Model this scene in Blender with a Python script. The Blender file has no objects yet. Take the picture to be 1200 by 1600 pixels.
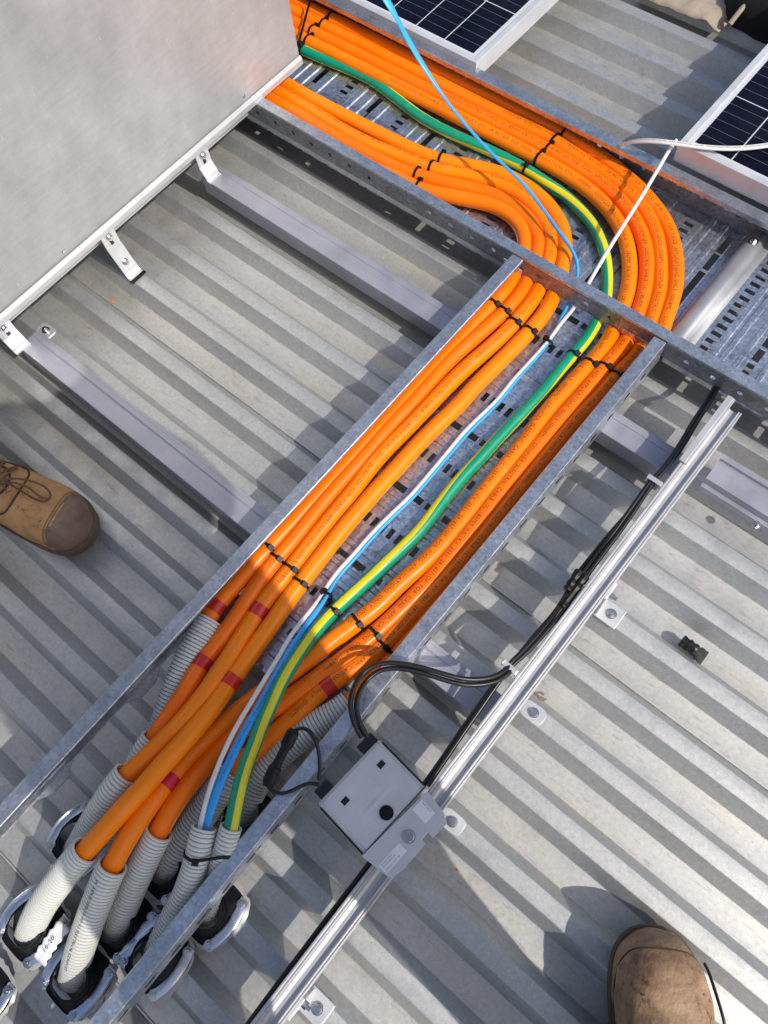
import bpy, math, random
from mathutils import Vector, Matrix, noise
random.seed(7)
sc = bpy.context.scene
# ------------------------------------------------------------------ camera, sky, sun
FPX = 1235.493
R0 = Vector((0.7662005, 0.6388511, -0.06932583))      # camera right, in world axes
R1 = Vector((0.56923521, -0.72482042, -0.3880807))    # camera down
R2 = Vector((-0.29817456, 0.25788492, -0.91901431))   # camera forward
H = 1.106
CAM = Vector((0, 0, H))
cd = bpy.data.cameras.new('camera'); cam = bpy.data.objects.new('camera', cd)
sc.collection.objects.link(cam); sc.camera = cam
m = Matrix((R0, -R1, -R2)).transposed().to_4x4(); m.translation = CAM
cam.matrix_world = m
cd.sensor_fit = 'VERTICAL'; cd.sensor_height = 24.0
cd.lens = 24.0 * FPX / 1600.0
cd.clip_start = 0.02; cd.clip_end = 3000
SUN = Vector((0.93, 0.035, 1.0)).normalized()
elev = math.asin(SUN.z); azi = math.atan2(SUN.x, SUN.y)
w = bpy.data.worlds.new('World'); sc.world = w; w.use_nodes = True
nt = w.node_tree; bg = nt.nodes['Background']
sky = nt.nodes.new('ShaderNodeTexSky'); sky.sky_type = 'NISHITA'; sky.sun_disc = False
sky.sun_elevation = elev; sky.sun_rotation = azi; sky.air_density = 1.0; sky.dust_density = 2.5
nt.links.new(sky.outputs[0], bg.inputs[0]); bg.inputs[1].default_value = 0.15
sl = bpy.data.lights.new('sun', 'SUN'); sl.energy = 3.6; sl.angle = math.radians(0.53); sl.color = (1.0, 0.95, 0.87)
so = bpy.data.objects.new('sun', sl); sc.collection.objects.link(so)
so.rotation_euler = SUN.to_track_quat('Z', 'Y').to_euler()
sc.view_settings.view_transform = 'Standard'; sc.view_settings.look = 'None'
sc.view_settings.exposure = 0.0; sc.view_settings.gamma = 1.0

def at(px, py, z=0.0):
    d = R0 * (px - 600) + R1 * (py - 800) + R2 * FPX
    t = (z - H) / d.z
    return Vector((d.x * t, d.y * t, z))

# ------------------------------------------------------------------ helpers
C = sc.collection
def tag(o, label=None, cat=None, group=None, kind=None):
    if label: o['label'] = label
    if cat: o['category'] = cat
    if group: o['group'] = group
    if kind: o['kind'] = kind
    return o
def thing(name, label, cat, loc=(0, 0, 0), group=None, rotz=0.0):
    o = bpy.data.objects.new(name, None); C.objects.link(o)
    o.location = loc; o.rotation_euler = (0, 0, rotz); o.empty_display_size = 0.02
    return tag(o, label, cat, group)
class MB:
    def __init__(s): s.v = []; s.f = []; s.m = []
    def face(s, pts, mi=0):
        n = len(s.v); s.v += [tuple(p) for p in pts]; s.f.append(tuple(range(n, n + len(pts)))); s.m.append(mi)
    def box(s, x0, x1, y0, y1, z0, z1, mi=0, M=None):
        c = [Vector((x, y, z)) for z in (z0, z1) for y in (y0, y1) for x in (x0, x1)]
        if M: c = [M @ p for p in c]
        n = len(s.v); s.v += [tuple(p) for p in c]
        for f in ((0, 2, 3, 1), (4, 5, 7, 6), (0, 1, 5, 4), (2, 6, 7, 3), (0, 4, 6, 2), (1, 3, 7, 5)):
            s.f.append(tuple(n + i for i in f)); s.m.append(mi)
    def grid(s, rows, closed=False, mi=0):
        n = len(s.v); k = len(rows[0])
        for r in rows: s.v += [tuple(p) for p in r]
        for i in range(len(rows) - 1):
            for j in range(k if closed else k - 1):
                j2 = (j + 1) % k
                s.f.append((n + i * k + j, n + i * k + j2, n + (i + 1) * k + j2, n + (i + 1) * k + j)); s.m.append(mi(i, j) if callable(mi) else mi)
        return n
    def prism(s, poly, fn, a, b, mi=0, caps=True):
        """poly: closed list of 2D points; fn(u,v,t) -> 3D; from t=a to t=b"""
        r0 = [fn(u, v, a) for u, v in poly]; r1 = [fn(u, v, b) for u, v in poly]
        s.grid([r0, r1], True, mi)
        if caps: s.face(r0[::-1], mi); s.face(r1, mi)
    def cyl(s, c, ax, r, h, n=20, mi=0, r2=None):
        ax = Vector(ax).normalized(); c = Vector(c)
        u = ax.orthogonal().normalized(); v = ax.cross(u); r2 = r if r2 is None else r2
        a = [c + (u * math.cos(2 * math.pi * i / n) + v * math.sin(2 * math.pi * i / n)) * r for i in range(n)]
        b = [c + ax * h + (u * math.cos(2 * math.pi * i / n) + v * math.sin(2 * math.pi * i / n)) * r2 for i in range(n)]
        s.grid([a, b], True, mi); s.face(a[::-1], mi); s.face(b, mi)
    def build(s, name, mats, parent=None, smooth=False, bevel=0, merge=False, solid=0, angle=35):
        me = bpy.data.meshes.new(name); me.from_pydata(s.v, [], s.f)
        if not isinstance(mats, (list, tuple)): mats = [mats]
        for mt in mats: me.materials.append(mt)
        me.polygons.foreach_set('material_index', s.m)
        me.update()
        import bmesh
        bm = bmesh.new(); bm.from_mesh(me)
        if merge: bmesh.ops.remove_doubles(bm, verts=bm.verts, dist=1e-5)
        bmesh.ops.recalc_face_normals(bm, faces=bm.faces)
        bm.to_mesh(me); bm.free()
        if smooth:
            me.polygons.foreach_set('use_smooth', [True] * len(me.polygons))
            me.set_sharp_from_angle(angle=math.radians(angle))
        o = bpy.data.objects.new(name, me); C.objects.link(o)
        if parent:
            o.parent = parent
            if not getattr(s, 'local', False):
                o.matrix_parent_inverse = (Matrix.Translation(parent.location) @ parent.rotation_euler.to_matrix().to_4x4()).inverted()
        if solid:
            md = o.modifiers.new('solid', 'SOLIDIFY'); md.thickness = solid; md.offset = 0
        if bevel:
            md = o.modifiers.new('bevel', 'BEVEL'); md.width = bevel; md.segments = 2; md.limit_method = 'ANGLE'; md.angle_limit = math.radians(40)
        return o
    def loc(s): s.local = True; return s

# ------------------------------------------------------------------ materials
def mat(name, col, rough=0.5, metal=0.0, **k):
    m = bpy.data.materials.new(name); m.use_nodes = True
    n = m.node_tree.nodes; b = n['Principled BSDF']
    b.inputs['Base Color'].default_value = (*col, 1); b.inputs['Roughness'].default_value = rough
    b.inputs['Metallic'].default_value = metal
    for a, v in k.items(): b.inputs[a.replace('_', ' ')].default_value = v
    return m
def nd(m, t, **k):
    n = m.node_tree.nodes.new(t)
    for a, v in k.items():
        if a in n.inputs: n.inputs[a].default_value = v
        else: setattr(n, a, v)
    return n
def lk(m, a, b): m.node_tree.links.new(a, b)
def coords(m):
    g = nd(m, 'ShaderNodeNewGeometry'); return g.outputs['Position']
def mapping(m, src, scale=(1, 1, 1), rot=(0, 0, 0)):
    n = nd(m, 'ShaderNodeMapping'); n.inputs['Scale'].default_value = scale; n.inputs['Rotation'].default_value = rot
    lk(m, src, n.inputs['Vector']); return n.outputs[0]
def noise_n(m, src, scale, detail=4, rough=0.55):
    n = nd(m, 'ShaderNodeTexNoise'); n.inputs['Scale'].default_value = scale; n.inputs['Detail'].default_value = detail
    n.inputs['Roughness'].default_value = rough; lk(m, src, n.inputs['Vector']); return n.outputs['Fac']
def ramp(m, src, stops):
    n = nd(m, 'ShaderNodeValToRGB'); e = n.color_ramp.elements
    while len(e) < len(stops): e.new(0.5)
    for i, (p, c) in enumerate(stops):
        e[i].position = p; e[i].color = (*c, 1) if isinstance(c, (tuple, list)) else (c, c, c, 1)
    lk(m, src, n.inputs[0]); return n.outputs[0]
def mix(m, fac, a, b, mode='MIX'):
    n = nd(m, 'ShaderNodeMix'); n.data_type = 'RGBA'; n.blend_type = mode
    for s, v in ((n.inputs[0], fac), (n.inputs[6], a), (n.inputs[7], b)):
        if hasattr(v, 'is_linked') or hasattr(v, 'links'): lk(m, v, s)
        elif isinstance(v, (tuple, list)): s.default_value = (*v, 1)
        else: s.default_value = v
    return n.outputs[2]
def bump(m, src, strength=0.2, dist=0.001):
    n = nd(m, 'ShaderNodeBump'); n.inputs['Strength'].default_value = strength; n.inputs['Distance'].default_value = dist
    lk(m, src, n.inputs['Height']); lk(m, n.outputs[0], m.node_tree.nodes['Principled BSDF'].inputs['Normal'])
def bs(m): return m.node_tree.nodes['Principled BSDF'].inputs

PITCH = 0.0875; PAN0 = 0.0027          # pan top edge (towards +y)
W_PAN, W_SL, W_CR, RIB = 0.0362, 0.0140, 0.0233, 0.026
M = {}
def make_roof_mat():
    m = mat('roof_zincalume', (0.42, 0.42, 0.41), 0.5, 0.7)
    p = coords(m)
    sp = nd(m, 'ShaderNodeSeparateXYZ'); lk(m, p, sp.inputs[0])
    # pans (low z) collect cream dirt
    pan = nd(m, 'ShaderNodeMapRange'); pan.inputs['From Min'].default_value = 0.006; pan.inputs['From Max'].default_value = 0.0
    lk(m, sp.outputs[2], pan.inputs['Value'])
    nb = noise_n(m, mapping(m, p, (1.2, 9, 1)), 2.2, 5, 0.6)
    nbr = ramp(m, nb, [(0.46, 0.0), (0.74, 1.0)])
    dirt = nd(m, 'ShaderNodeMath', operation='MULTIPLY'); lk(m, pan.outputs[0], dirt.inputs[0]); lk(m, nbr, dirt.inputs[1])
    d2 = nd(m, 'ShaderNodeMath', operation='MULTIPLY'); lk(m, dirt.outputs[0], d2.inputs[0]); d2.inputs[1].default_value = 0.6
    big = ramp(m, noise_n(m, p, 3.5, 6, 0.6), [(0.3, (0.47, 0.472, 0.466)), (0.7, (0.55, 0.552, 0.54))])
    grain = ramp(m, noise_n(m, p, 900, 2, 0.7), [(0.3, 0.84), (0.7, 1.1)])
    c = mix(m, 1.0, big, grain, 'MULTIPLY')
    c = mix(m, d2.outputs[0], c, (0.56, 0.50, 0.39))
    # dark crud lines along the lower pan corner
    crud = ramp(m, noise_n(m, mapping(m, p, (3, 14, 1)), 9, 6, 0.7), [(0.56, 0.0), (0.72, 0.55)])
    cr = nd(m, 'ShaderNodeMath', operation='MULTIPLY'); lk(m, pan.outputs[0], cr.inputs[0]); lk(m, crud, cr.inputs[1])
    c = mix(m, cr.outputs[0], c, (0.20, 0.19, 0.17))
    # blotches and specks
    blot = ramp(m, noise_n(m, mapping(m, p, (2, 2, 1)), 14, 4, 0.6), [(0.58, 0.0), (0.76, 0.3)])
    c = mix(m, blot, c, (0.24, 0.24, 0.245))
    mg = ramp(m, noise_n(m, p, 160, 5, 0.75), [(0.32, 0.86), (0.68, 1.10)])
    c = mix(m, 1.0, c, mg, 'MULTIPLY')
    scr = ramp(m, noise_n(m, mapping(m, p, (1, 9, 1), (0, 0, 0.4)), 26, 6, 0.8), [(0.70, 0.0), (0.76, 0.4)])
    c = mix(m, scr, c, (0.66, 0.66, 0.65))
    vo = nd(m, 'ShaderNodeTexVoronoi', Scale=95.0); lk(m, p, vo.inputs['Vector'])
    spk = ramp(m, vo.outputs['Distance'], [(0.0, 0.9), (0.10, 0.0)])
    sel = nd(m, 'ShaderNodeSeparateColor'); lk(m, vo.outputs['Color'], sel.inputs[0])
    gt = nd(m, 'ShaderNodeMath', operation='GREATER_THAN'); lk(m, sel.outputs[0], gt.inputs[0]); gt.inputs[1].default_value = 0.93
    sm = nd(m, 'ShaderNodeMath', operation='MULTIPLY'); lk(m, spk, sm.inputs[0]); lk(m, gt.outputs[0], sm.inputs[1])
    c = mix(m, sm.outputs[0], c, (0.08, 0.06, 0.05))
    lk(m, c, bs(m)['Base Color'])
    lk(m, ramp(m, noise_n(m, p, 30, 4), [(0.3, 0.46), (0.7, 0.62)]), bs(m)['Roughness'])
    bump(m, noise_n(m, p, 700, 2), 0.25, 0.0004)
    return m
def make_galv(name, c0, c1, rough=(0.32, 0.5), metal=0.85, scale=160, dull=0.0, streak=False):
    m = mat(name, c0, 0.4, metal); p = coords(m)
    vo = nd(m, 'ShaderNodeTexVoronoi', Scale=float(scale)); lk(m, p, vo.inputs['Vector'])
    sp = nd(m, 'ShaderNodeSeparateColor'); lk(m, vo.outputs['Color'], sp.inputs[0])
    a = ramp(m, sp.outputs[0], [(0.0, c0), (1.0, c1)])
    b = ramp(m, noise_n(m, p, 25, 6, 0.65), [(0.35, 0.8), (0.7, 1.12)])
    c = mix(m, 1.0, a, b, 'MULTIPLY')
    if dull:
        st = ramp(m, noise_n(m, p, 60, 6, 0.7), [(0.55, 0.0), (0.7, dull)])
        c = mix(m, st, c, (0.12, 0.11, 0.08))
    lk(m, c, bs(m)['Base Color'])
    lk(m, ramp(m, sp.outputs[1], [(0.0, rough[0]), (1.0, rough[1])]), bs(m)['Roughness'])
    bump(m, noise_n(m, p, 260, 3), 0.25, 0.0004)
    return m
M['roof'] = make_roof_mat()
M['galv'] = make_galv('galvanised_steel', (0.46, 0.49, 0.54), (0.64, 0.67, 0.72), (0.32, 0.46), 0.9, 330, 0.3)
M['galv_shaded'] = make_galv('galvanised_steel_shaded', (0.20, 0.21, 0.225), (0.33, 0.345, 0.365), (0.42, 0.58), 0.6, 260, 0.5)  # same galvanised metal, with the shade on the main tray walls painted in darker
M['galv_floor'] = make_galv('galvanised_floor', (0.42, 0.46, 0.54), (0.68, 0.72, 0.79), (0.28, 0.45), 0.9, 300, 0.6)
def make_sheet():
    m = mat('galvanised_sheet', (0.6, 0.6, 0.6), 0.5, 0.3); p = coords(m)
    a = ramp(m, noise_n(m, mapping(m, p, (1, 2.2, 1.4), (0.5, 0, 0)), 4.5, 7, 0.62), [(0.3, (0.34, 0.345, 0.355)), (0.5, (0.41, 0.41, 0.415)), (0.72, (0.50, 0.505, 0.51))])
    g = ramp(m, noise_n(m, mapping(m, p, (1, 1.0, 6.0), (0.9, 0, 0)), 22, 6, 0.7), [(0.35, 0.93), (0.7, 1.05)])
    c = mix(m, 1.0, a, g, 'MULTIPLY')
    s = ramp(m, noise_n(m, mapping(m, p, (1, 14, 3), (0.6, 0, 0)), 16, 5, 0.75), [(0.62, 0.0), (0.74, 0.55)])
    c = mix(m, s, c, (0.82, 0.82, 0.8))
    s2 = ramp(m, noise_n(m, mapping(m, p, (1, 3, 9), (0.2, 0, 0)), 13, 6, 0.8), [(0.63, 0.0), (0.76, 0.6)])
    c = mix(m, s2, c, (0.26, 0.25, 0.245))
    lk(m, c, bs(m)['Base Color'])
    lk(m, ramp(m, noise_n(m, p, 9, 6, 0.7), [(0.3, 0.42), (0.7, 0.56)]), bs(m)['Roughness'])
    bump(m, noise_n(m, p, 9, 2), 0.10, 0.006)
    return m
M['sheet'] = make_sheet()
def make_alu(name, col, rough=0.35, metal=0.8, ax=0, d=0.12):
    m = mat(name, col, rough, metal); p = coords(m)
    sc_ = [60, 60, 60]; sc_[ax] = 0.8
    n1 = noise_n(m, mapping(m, p, sc_), 12, 3, 0.5)
    n2 = noise_n(m, p, 18, 5, 0.6)
    c = mix(m, 1.0, ramp(m, n1, [(0.3, tuple(x * (1 - d) for x in col)), (0.7, tuple(min(1, x * (1 + d)) for x in col))]), ramp(m, n2, [(0.3, 0.88), (0.7, 1.08)]), 'MULTIPLY')
    lk(m, c, bs(m)['Base Color'])
    lk(m, ramp(m, n2, [(0.3, rough - 0.06), (0.7, rough + 0.12)]), bs(m)['Roughness'])
    return m
M['alu_x'] = make_alu('aluminium_batten', (0.42, 0.42, 0.475), 0.42, 0.6, 0, 0.05)
M['alu_y'] = make_alu('aluminium_rail', (0.52, 0.515, 0.525), 0.42, 0.4, 1, 0.05)
M['alu'] = make_alu('aluminium_fitting', (0.66, 0.66, 0.67), 0.4, 0.6, 2, 0.03)
M['satin'] = make_alu('satin_zinc', (0.40, 0.41, 0.43), 0.58, 0.55, 1, 0.03)
M['frame'] = make_alu('panel_frame', (0.60, 0.61, 0.64), 0.45, 0.3, 1, 0.03)
M['steel'] = make_alu('stainless_bolt', (0.55, 0.55, 0.55), 0.25, 1.0, 2)
M['opt'] = make_alu('optimiser_casing', (0.60, 0.60, 0.61), 0.5, 0.2, 1, 0.02)
def make_jacket(name, col, rough=0.33, scuff=0.3, dark=(0.25, 0.06, 0.01)):
    m = mat(name, col, rough, 0.0); p = coords(m)
    n = ramp(m, noise_n(m, p, 11, 5, 0.6), [(0.3, 0.90), (0.7, 1.06)])
    c = mix(m, 1.0, col, n, 'MULTIPLY')
    oi = nd(m, 'ShaderNodeObjectInfo'); hs_ = nd(m, 'ShaderNodeHueSaturation'); hs_.inputs['Saturation'].default_value = 1.0
    hr = nd(m, 'ShaderNodeMapRange'); hr.inputs['To Min'].default_value = 0.492; hr.inputs['To Max'].default_value = 0.505; lk(m, oi.outputs['Random'], hr.inputs['Value']); lk(m, hr.outputs[0], hs_.inputs['Hue'])
    lk(m, c, hs_.inputs['Color']); c = hs_.outputs[0]
    du = ramp(m, noise_n(m, p, 55, 6, 0.75), [(0.55, 0.0), (0.75, 0.16 if scuff > 0.25 else 0.05)]); c = mix(m, du, c, (0.60, 0.40, 0.22))
    s = ramp(m, noise_n(m, mapping(m, p, (1, 0.35, 1), (0, 0, 0.7)), 120, 5, 0.75), [(0.68, 0.0), (0.76, scuff)])
    c = mix(m, s, c, dark)
    lk(m, c, bs(m)['Base Color'])
    lk(m, ramp(m, noise_n(m, p, 35, 5, 0.65), [(0.3, rough - 0.08), (0.7, rough + 0.14)]), bs(m)['Roughness'])
    bump(m, noise_n(m, p, 180, 3), 0.12, 0.0005)
    bs(m)['Coat Weight'].default_value = 0.0
    return m
M['orange'] = make_jacket('orange_pvc', (0.98, 0.210, 0.0), 0.30, 0.55)
bs(M['orange'])['Specular IOR Level'].default_value = 0.30
M['green'] = make_jacket('green_pvc', (0.0, 0.30, 0.16), 0.33, 0.3, (0, 0.08, 0.05))
M['yellow'] = make_jacket('yellow_pvc', (0.72, 0.62, 0.01), 0.33, 0.3, (0.2, 0.2, 0))
M['blue'] = make_jacket('blue_pvc', (0.035, 0.36, 0.86), 0.35, 0.2, (0.01, 0.06, 0.2))
M['white'] = make_jacket('white_pvc', (0.74, 0.73, 0.70), 0.4, 0.35, (0.35, 0.33, 0.3))
M['red'] = make_jacket('red_tape', (0.58, 0.010, 0.008), 0.3, 0.1)
M['black'] = mat('black_pvc', (0.008, 0.008, 0.009), 0.38)
M['tie'] = mat('black_nylon', (0.006, 0.005, 0.005), 0.45, 0.0, Specular_IOR_Level=0.3)
M['ink'] = mat('print_ink', (0.26, 0.05, 0.004), 0.6)
M['ink_dark'] = mat('print_ink_dark', (0.03, 0.03, 0.035), 0.6)
M['conduit'] = make_jacket('grey_conduit_pvc', (0.66, 0.66, 0.61), 0.5, 0.15, (0.3, 0.3, 0.28))
def make_rubber():
    m = mat('black_rubber', (0.008, 0.008, 0.009), 0.6, 0.0, Specular_IOR_Level=0.25); p = coords(m)
    lk(m, ramp(m, noise_n(m, p, 60, 5, 0.7), [(0.45, (0.005, 0.005, 0.006)), (0.85, (0.020, 0.020, 0.021))]), bs(m)['Base Color'])
    return m
M['rubber'] = make_rubber()
M['strip'] = make_alu('aluminium_strip', (0.60, 0.63, 0.72), 0.28, 0.9, 1)
M['silicone'] = mat('silicone_sealant', (0.34, 0.34, 0.33), 0.3, 0.0)
def make_cell():
    m = mat('solar_cell', (0.006, 0.008, 0.028), 0.15, 0.0, Specular_IOR_Level=0.08); p = coords(m)
    vo = nd(m, 'ShaderNodeTexVoronoi', Scale=70.0); lk(m, p, vo.inputs['Vector'])
    spk = ramp(m, vo.outputs['Distance'], [(0.0, 0.5), (0.13, 0.0)])
    c = mix(m, spk, ramp(m, noise_n(m, p, 12, 4), [(0.3, (0.003, 0.004, 0.012)), (0.7, (0.008, 0.009, 0.020))]), (0.05, 0.05, 0.07))
    lk(m, c, bs(m)['Base Color']); return m
M['cell'] = make_cell()
M['cell_line'] = mat('busbar_white', (0.55, 0.56, 0.6), 0.25)
M['bus'] = mat('busbar_silver', (0.16, 0.17, 0.2), 0.3)
M['label'] = mat('label_paper', (0.78, 0.79, 0.82), 0.45)
def make_leather(name, c0, c1, c2, scratch=0.5):
    m = mat(name, c0, 0.6); p = coords(m)
    a = ramp(m, noise_n(m, p, 22, 7, 0.65), [(0.3, c0), (0.52, c1), (0.75, c2)])
    s = ramp(m, noise_n(m, mapping(m, p, (1, 1, 1)), 130, 8, 0.85), [(0.53, 0.0), (0.60, scratch)])
    reg = ramp(m, noise_n(m, p, 20, 3, 0.5), [(0.48, 0.0), (0.60, 1.0)])
    f = nd(m, 'ShaderNodeMath', operation='MULTIPLY'); lk(m, s, f.inputs[0]); lk(m, reg, f.inputs[1])
    c = mix(m, f.outputs[0], a, (0.05, 0.025, 0.012))
    lk(m, c, bs(m)['Base Color'])
    lk(m, ramp(m, noise_n(m, p, 40, 5), [(0.3, 0.48), (0.7, 0.75)]), bs(m)['Roughness'])
    h = nd(m, 'ShaderNodeMath', operation='ADD'); lk(m, noise_n(m, p, 240, 4, 0.6), h.inputs[0]); lk(m, noise_n(m, p, 30, 3, 0.6), h.inputs[1])
    bump(m, h.outputs[0], 0.6, 0.0016)
    return m
M['leather_worn'] = make_leather('worn_brown_leather', (0.11, 0.06, 0.035), (0.30, 0.18, 0.10), (0.44, 0.30, 0.19), 1.0)
M['leather_tan'] = make_leather('tan_leather', (0.30, 0.155, 0.055), (0.46, 0.25, 0.095), (0.56, 0.33, 0.14), 0.7)
M['leather_dark'] = make_leather('dark_toe_leather', (0.11, 0.065, 0.042), (0.18, 0.11, 0.075), (0.25, 0.16, 0.11), 0.5)
M['sole'] = make_leather('rubber_sole', (0.06, 0.038, 0.022), (0.10, 0.062, 0.035), (0.15, 0.095, 0.052), 0.3)
M['lace'] = mat('brown_lace', (0.13, 0.06, 0.03), 0.75)
M['stitch'] = mat('stitching_thread', (0.20, 0.12, 0.07), 0.7)
M['seam'] = mat('seam_thread_dark', (0.05, 0.028, 0.014), 0.8)
M['trouser'] = mat('navy_cotton', (0.02, 0.025, 0.045), 0.9)
M['shirt'] = mat('orange_workwear', (0.6, 0.2, 0.03), 0.9)
M['skin'] = mat('skin', (0.5, 0.3, 0.21), 0.55)
M['hair'] = mat('hair', (0.05, 0.03, 0.02), 0.7)
M['ground'] = mat('ground_soil', (0.14, 0.13, 0.10), 0.95)
M['cloth'] = make_leather('tan_canvas', (0.30, 0.24, 0.18), (0.38, 0.31, 0.24), (0.45, 0.38, 0.30), 0.0)
M['blackbag'] = mat('black_fabric', (0.006, 0.006, 0.006), 0.9)
M['bark'] = make_leather('dry_twig', (0.12, 0.09, 0.06), (0.2, 0.16, 0.11), (0.26, 0.22, 0.17), 0.2)

# ------------------------------------------------------------------ setting: ground and roof
g = MB(); g.face([(-400, -400, -4.5), (400, -400, -4.5), (400, 400, -4.5), (-400, 400, -4.5)])
tag(g.build('ground', M['ground']), kind='structure')
def roof():
    b = MB(); prof = []
    for k in range(-70, 80):
        y = PAN0 + k * PITCH - PITCH       # start just above the pan top of the previous rib
        r = 0.0018
        pts = [(0.0, 0.0), (W_SL, RIB), (W_SL + W_CR, RIB), (2 * W_SL + W_CR, 0.0)]
        for u, z in pts: prof.append((y + u, z))
    # round the corners
    out = []
    for i in range(1, len(prof) - 1):
        p = Vector(prof[i]); a = Vector(prof[i - 1]); c = Vector(prof[i + 1])
        da = (a - p).normalized() * 0.0013; dc = (c - p).normalized() * 0.0013
        for t in (0, 0.5, 1):
            q = (p + da) * (1 - t) ** 2 + p * 2 * t * (1 - t) + (p + dc) * t * t
            out.append(q)
    xs = [-7, 7]
    b.grid([[(x, q[0], q[1]) for q in out] for x in xs])
    o = b.build('roof', M['roof'], smooth=True, angle=60)
    tag(o, kind='structure')
    # side laps of the sheets: the edge of the upper sheet, just off the foot of a rib
    b = MB()
    for k in (-4, 4, 12, 20):
        y = PAN0 + k * PITCH - 2 * W_SL - 0.0 + 0.0
        y = PAN0 + k * PITCH - PITCH + 2 * W_SL + W_CR
        b.box(-7, 7, y + 0.0006, y + 0.0026, 0.0006, 0.0034)
    tag(b.build('roof_sheet_laps', M['roof']), kind='structure')
roof()

# ------------------------------------------------------------------ tray floors
def floor_panel(name, mat_, parent, s0, s1, w0, w1, fn, period, phase, rows, zoff=0.0, gap=True, gapw=0.011, gl=0.025):
    """s runs along the tray; w across it; fn(s,w,z)->3D. rows: w centres of the slots in the slot row"""
    hs = 0.0082      # slot half length in s
    hw = 0.0037      # slot half width in w
    k0 = math.floor((s0 - phase) / period) - 1; k1 = math.ceil((s1 - phase) / period) + 1
    zp = []          # (s, z)
    for k in range(k0, k1 + 1):
        a = phase + k * period
        for ds, z in ((gapw / 2, 0), (.0155, 0), (.0175, .0022), (.0235, .0022), (.0255, 0), (.036, 0), (.038, 0.0006), (.046, .0006), (.065 - hs, .0006), (.065 + hs, .0006), (.083, .0006), (.085, 0),
                      (.089, 0), (.091, .0022), (.097, .0022), (.099, 0), (.104, 0), (.1115, 0), (.1135, .0022), (.1185, .0022), (.1205, 0), (period - gapw / 2, 0)):
            zp.append((a + ds, z, ds))
    zp = [q for q in zp if s0 - 1e-6 <= q[0] <= s1 + 1e-6]
    S = [(s0, zp[0][1], -1)] + zp + [(s1, zp[-1][1], -1)]
    Wb = {w0, w1}
    for r in rows: Wb.add(r - hw); Wb.add(r + hw)
    gaps = []
    x = w0 + 0.012
    while x + gl + 0.001 < w1:
        gaps.append((x, x + gl)); Wb.add(x); Wb.add(x + gl); x += gl + 0.006
    W_ = sorted(Wb)
    b = MB()
    V = {}
    def vid(i, j):
        if (i, j) not in V:
            V[(i, j)] = len(b.v); b.v.append(tuple(fn(S[i][0], W_[j], S[i][1] + zoff)))
        return V[(i, j)]
    for i in range(len(S) - 1):
        sm = (S[i][0] + S[i + 1][0]) / 2; ph = (sm - phase) % period
        if S[i + 1][0] - S[i][0] < 1e-7: continue
        for j in range(len(W_) - 1):
            wm = (W_[j] + W_[j + 1]) / 2
            if abs(ph - .065) < hs and any(abs(wm - r) < hw for r in rows): continue
            if gap and (ph < gapw / 2 or ph > period - gapw / 2) and any(a < wm < c for a, c in gaps): continue
            b.f.append((vid(i, j), vid(i + 1, j), vid(i + 1, j + 1), vid(i, j + 1))); b.m.append(0)
    return b.build(name, mat_, parent, solid=0.0012)

def wall_strip(name, mat_, parent, s0, s1, z0, z1, fn, holes, r=0.0044, step=0.0435):
    """vertical strip with a row of round holes; fn(s,z)->3D; holes: phase"""
    b = MB(); zc = z0 + (z1 - z0) * 0.46; n = 16
    def q(s, z): return fn(s, z)
    s = s0; k = math.ceil((s0 + 0.006 - holes) / step); cs = []
    while holes + k * step < s1 - 0.006:
        cs.append(holes + k * step); k += 1
    prev = s0
    for c in cs:
        a, d = c - 0.0055, c + 0.0055
        b.face([q(prev, z0), q(a, z0), q(a, z1), q(prev, z1)])
        b.face([q(a, z0), q(d, z0), q(d, zc - 0.0055), q(a, zc - 0.0055)])
        b.face([q(a, zc + 0.0055), q(d, zc + 0.0055), q(d, z1), q(a, z1)])
        ring = []; sq = []
        for i in range(n):
            t = 2 * math.pi * i / n; x, y = math.cos(t), math.sin(t); mm = max(abs(x), abs(y))
            ring.append(q(c + x * r, zc + y * r)); sq.append(q(c + x / mm * 0.0055, zc + y / mm * 0.0055))
        b.grid([ring, sq], True)
        prev = d
    b.face([q(prev, z0), q(s1, z0), q(s1, z1), q(prev, z1)])
    return b.build(name, mat_, parent, solid=0.0013)

ZF = 0.062; ZT = 0.120; ZS = 0.0835
XL, XR = -0.440, -0.168; YN, YF = 0.7375, 1.029
TR_LO = -0.62
# main tray -------------------------------------------------
mt = thing('cable_tray', 'wide galvanised cable tray running across the top under the orange cable bends', 'cable tray', (-0.6, (YN + YF) / 2, ZF))
X0, X1 = -1.9, 0.9
# near wall: upper strip with holes, lower inset strip, rolled top flange
wall_strip('side_wall', M['galv_shaded'], mt, X0, X1, ZS, ZT, lambda s, z: Vector((s, YN, z)), -0.435)
b = MB()
for a, c in ((X0, XL - 0.004), (XR + 0.004, -0.075)):
    b.grid([[(x, YN + 0.001, ZS), (x, YN + 0.0025, ZS - 0.006), (x, YN + 0.004, ZF + 0.006), (x, YN + 0.012, ZF - 0.002), (x, YN + 0.03, ZF - 0.0025)] for x in (a, c)])
b.build('lower_wall', M['galv'], mt, solid=0.0012)
b = MB()
b.grid([[(x, YN, ZT - 0.0035), (x, YN, ZT - 0.0008), (x, YN + 0.0008, ZT), (x, YN + 0.0172, ZT), (x, YN + 0.018, ZT - 0.0008), (x, YN + 0.018, ZT - 0.007)] for x in (X0, X1)])
b.build('top_flange', M['galv'], mt, solid=0.0014)
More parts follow.
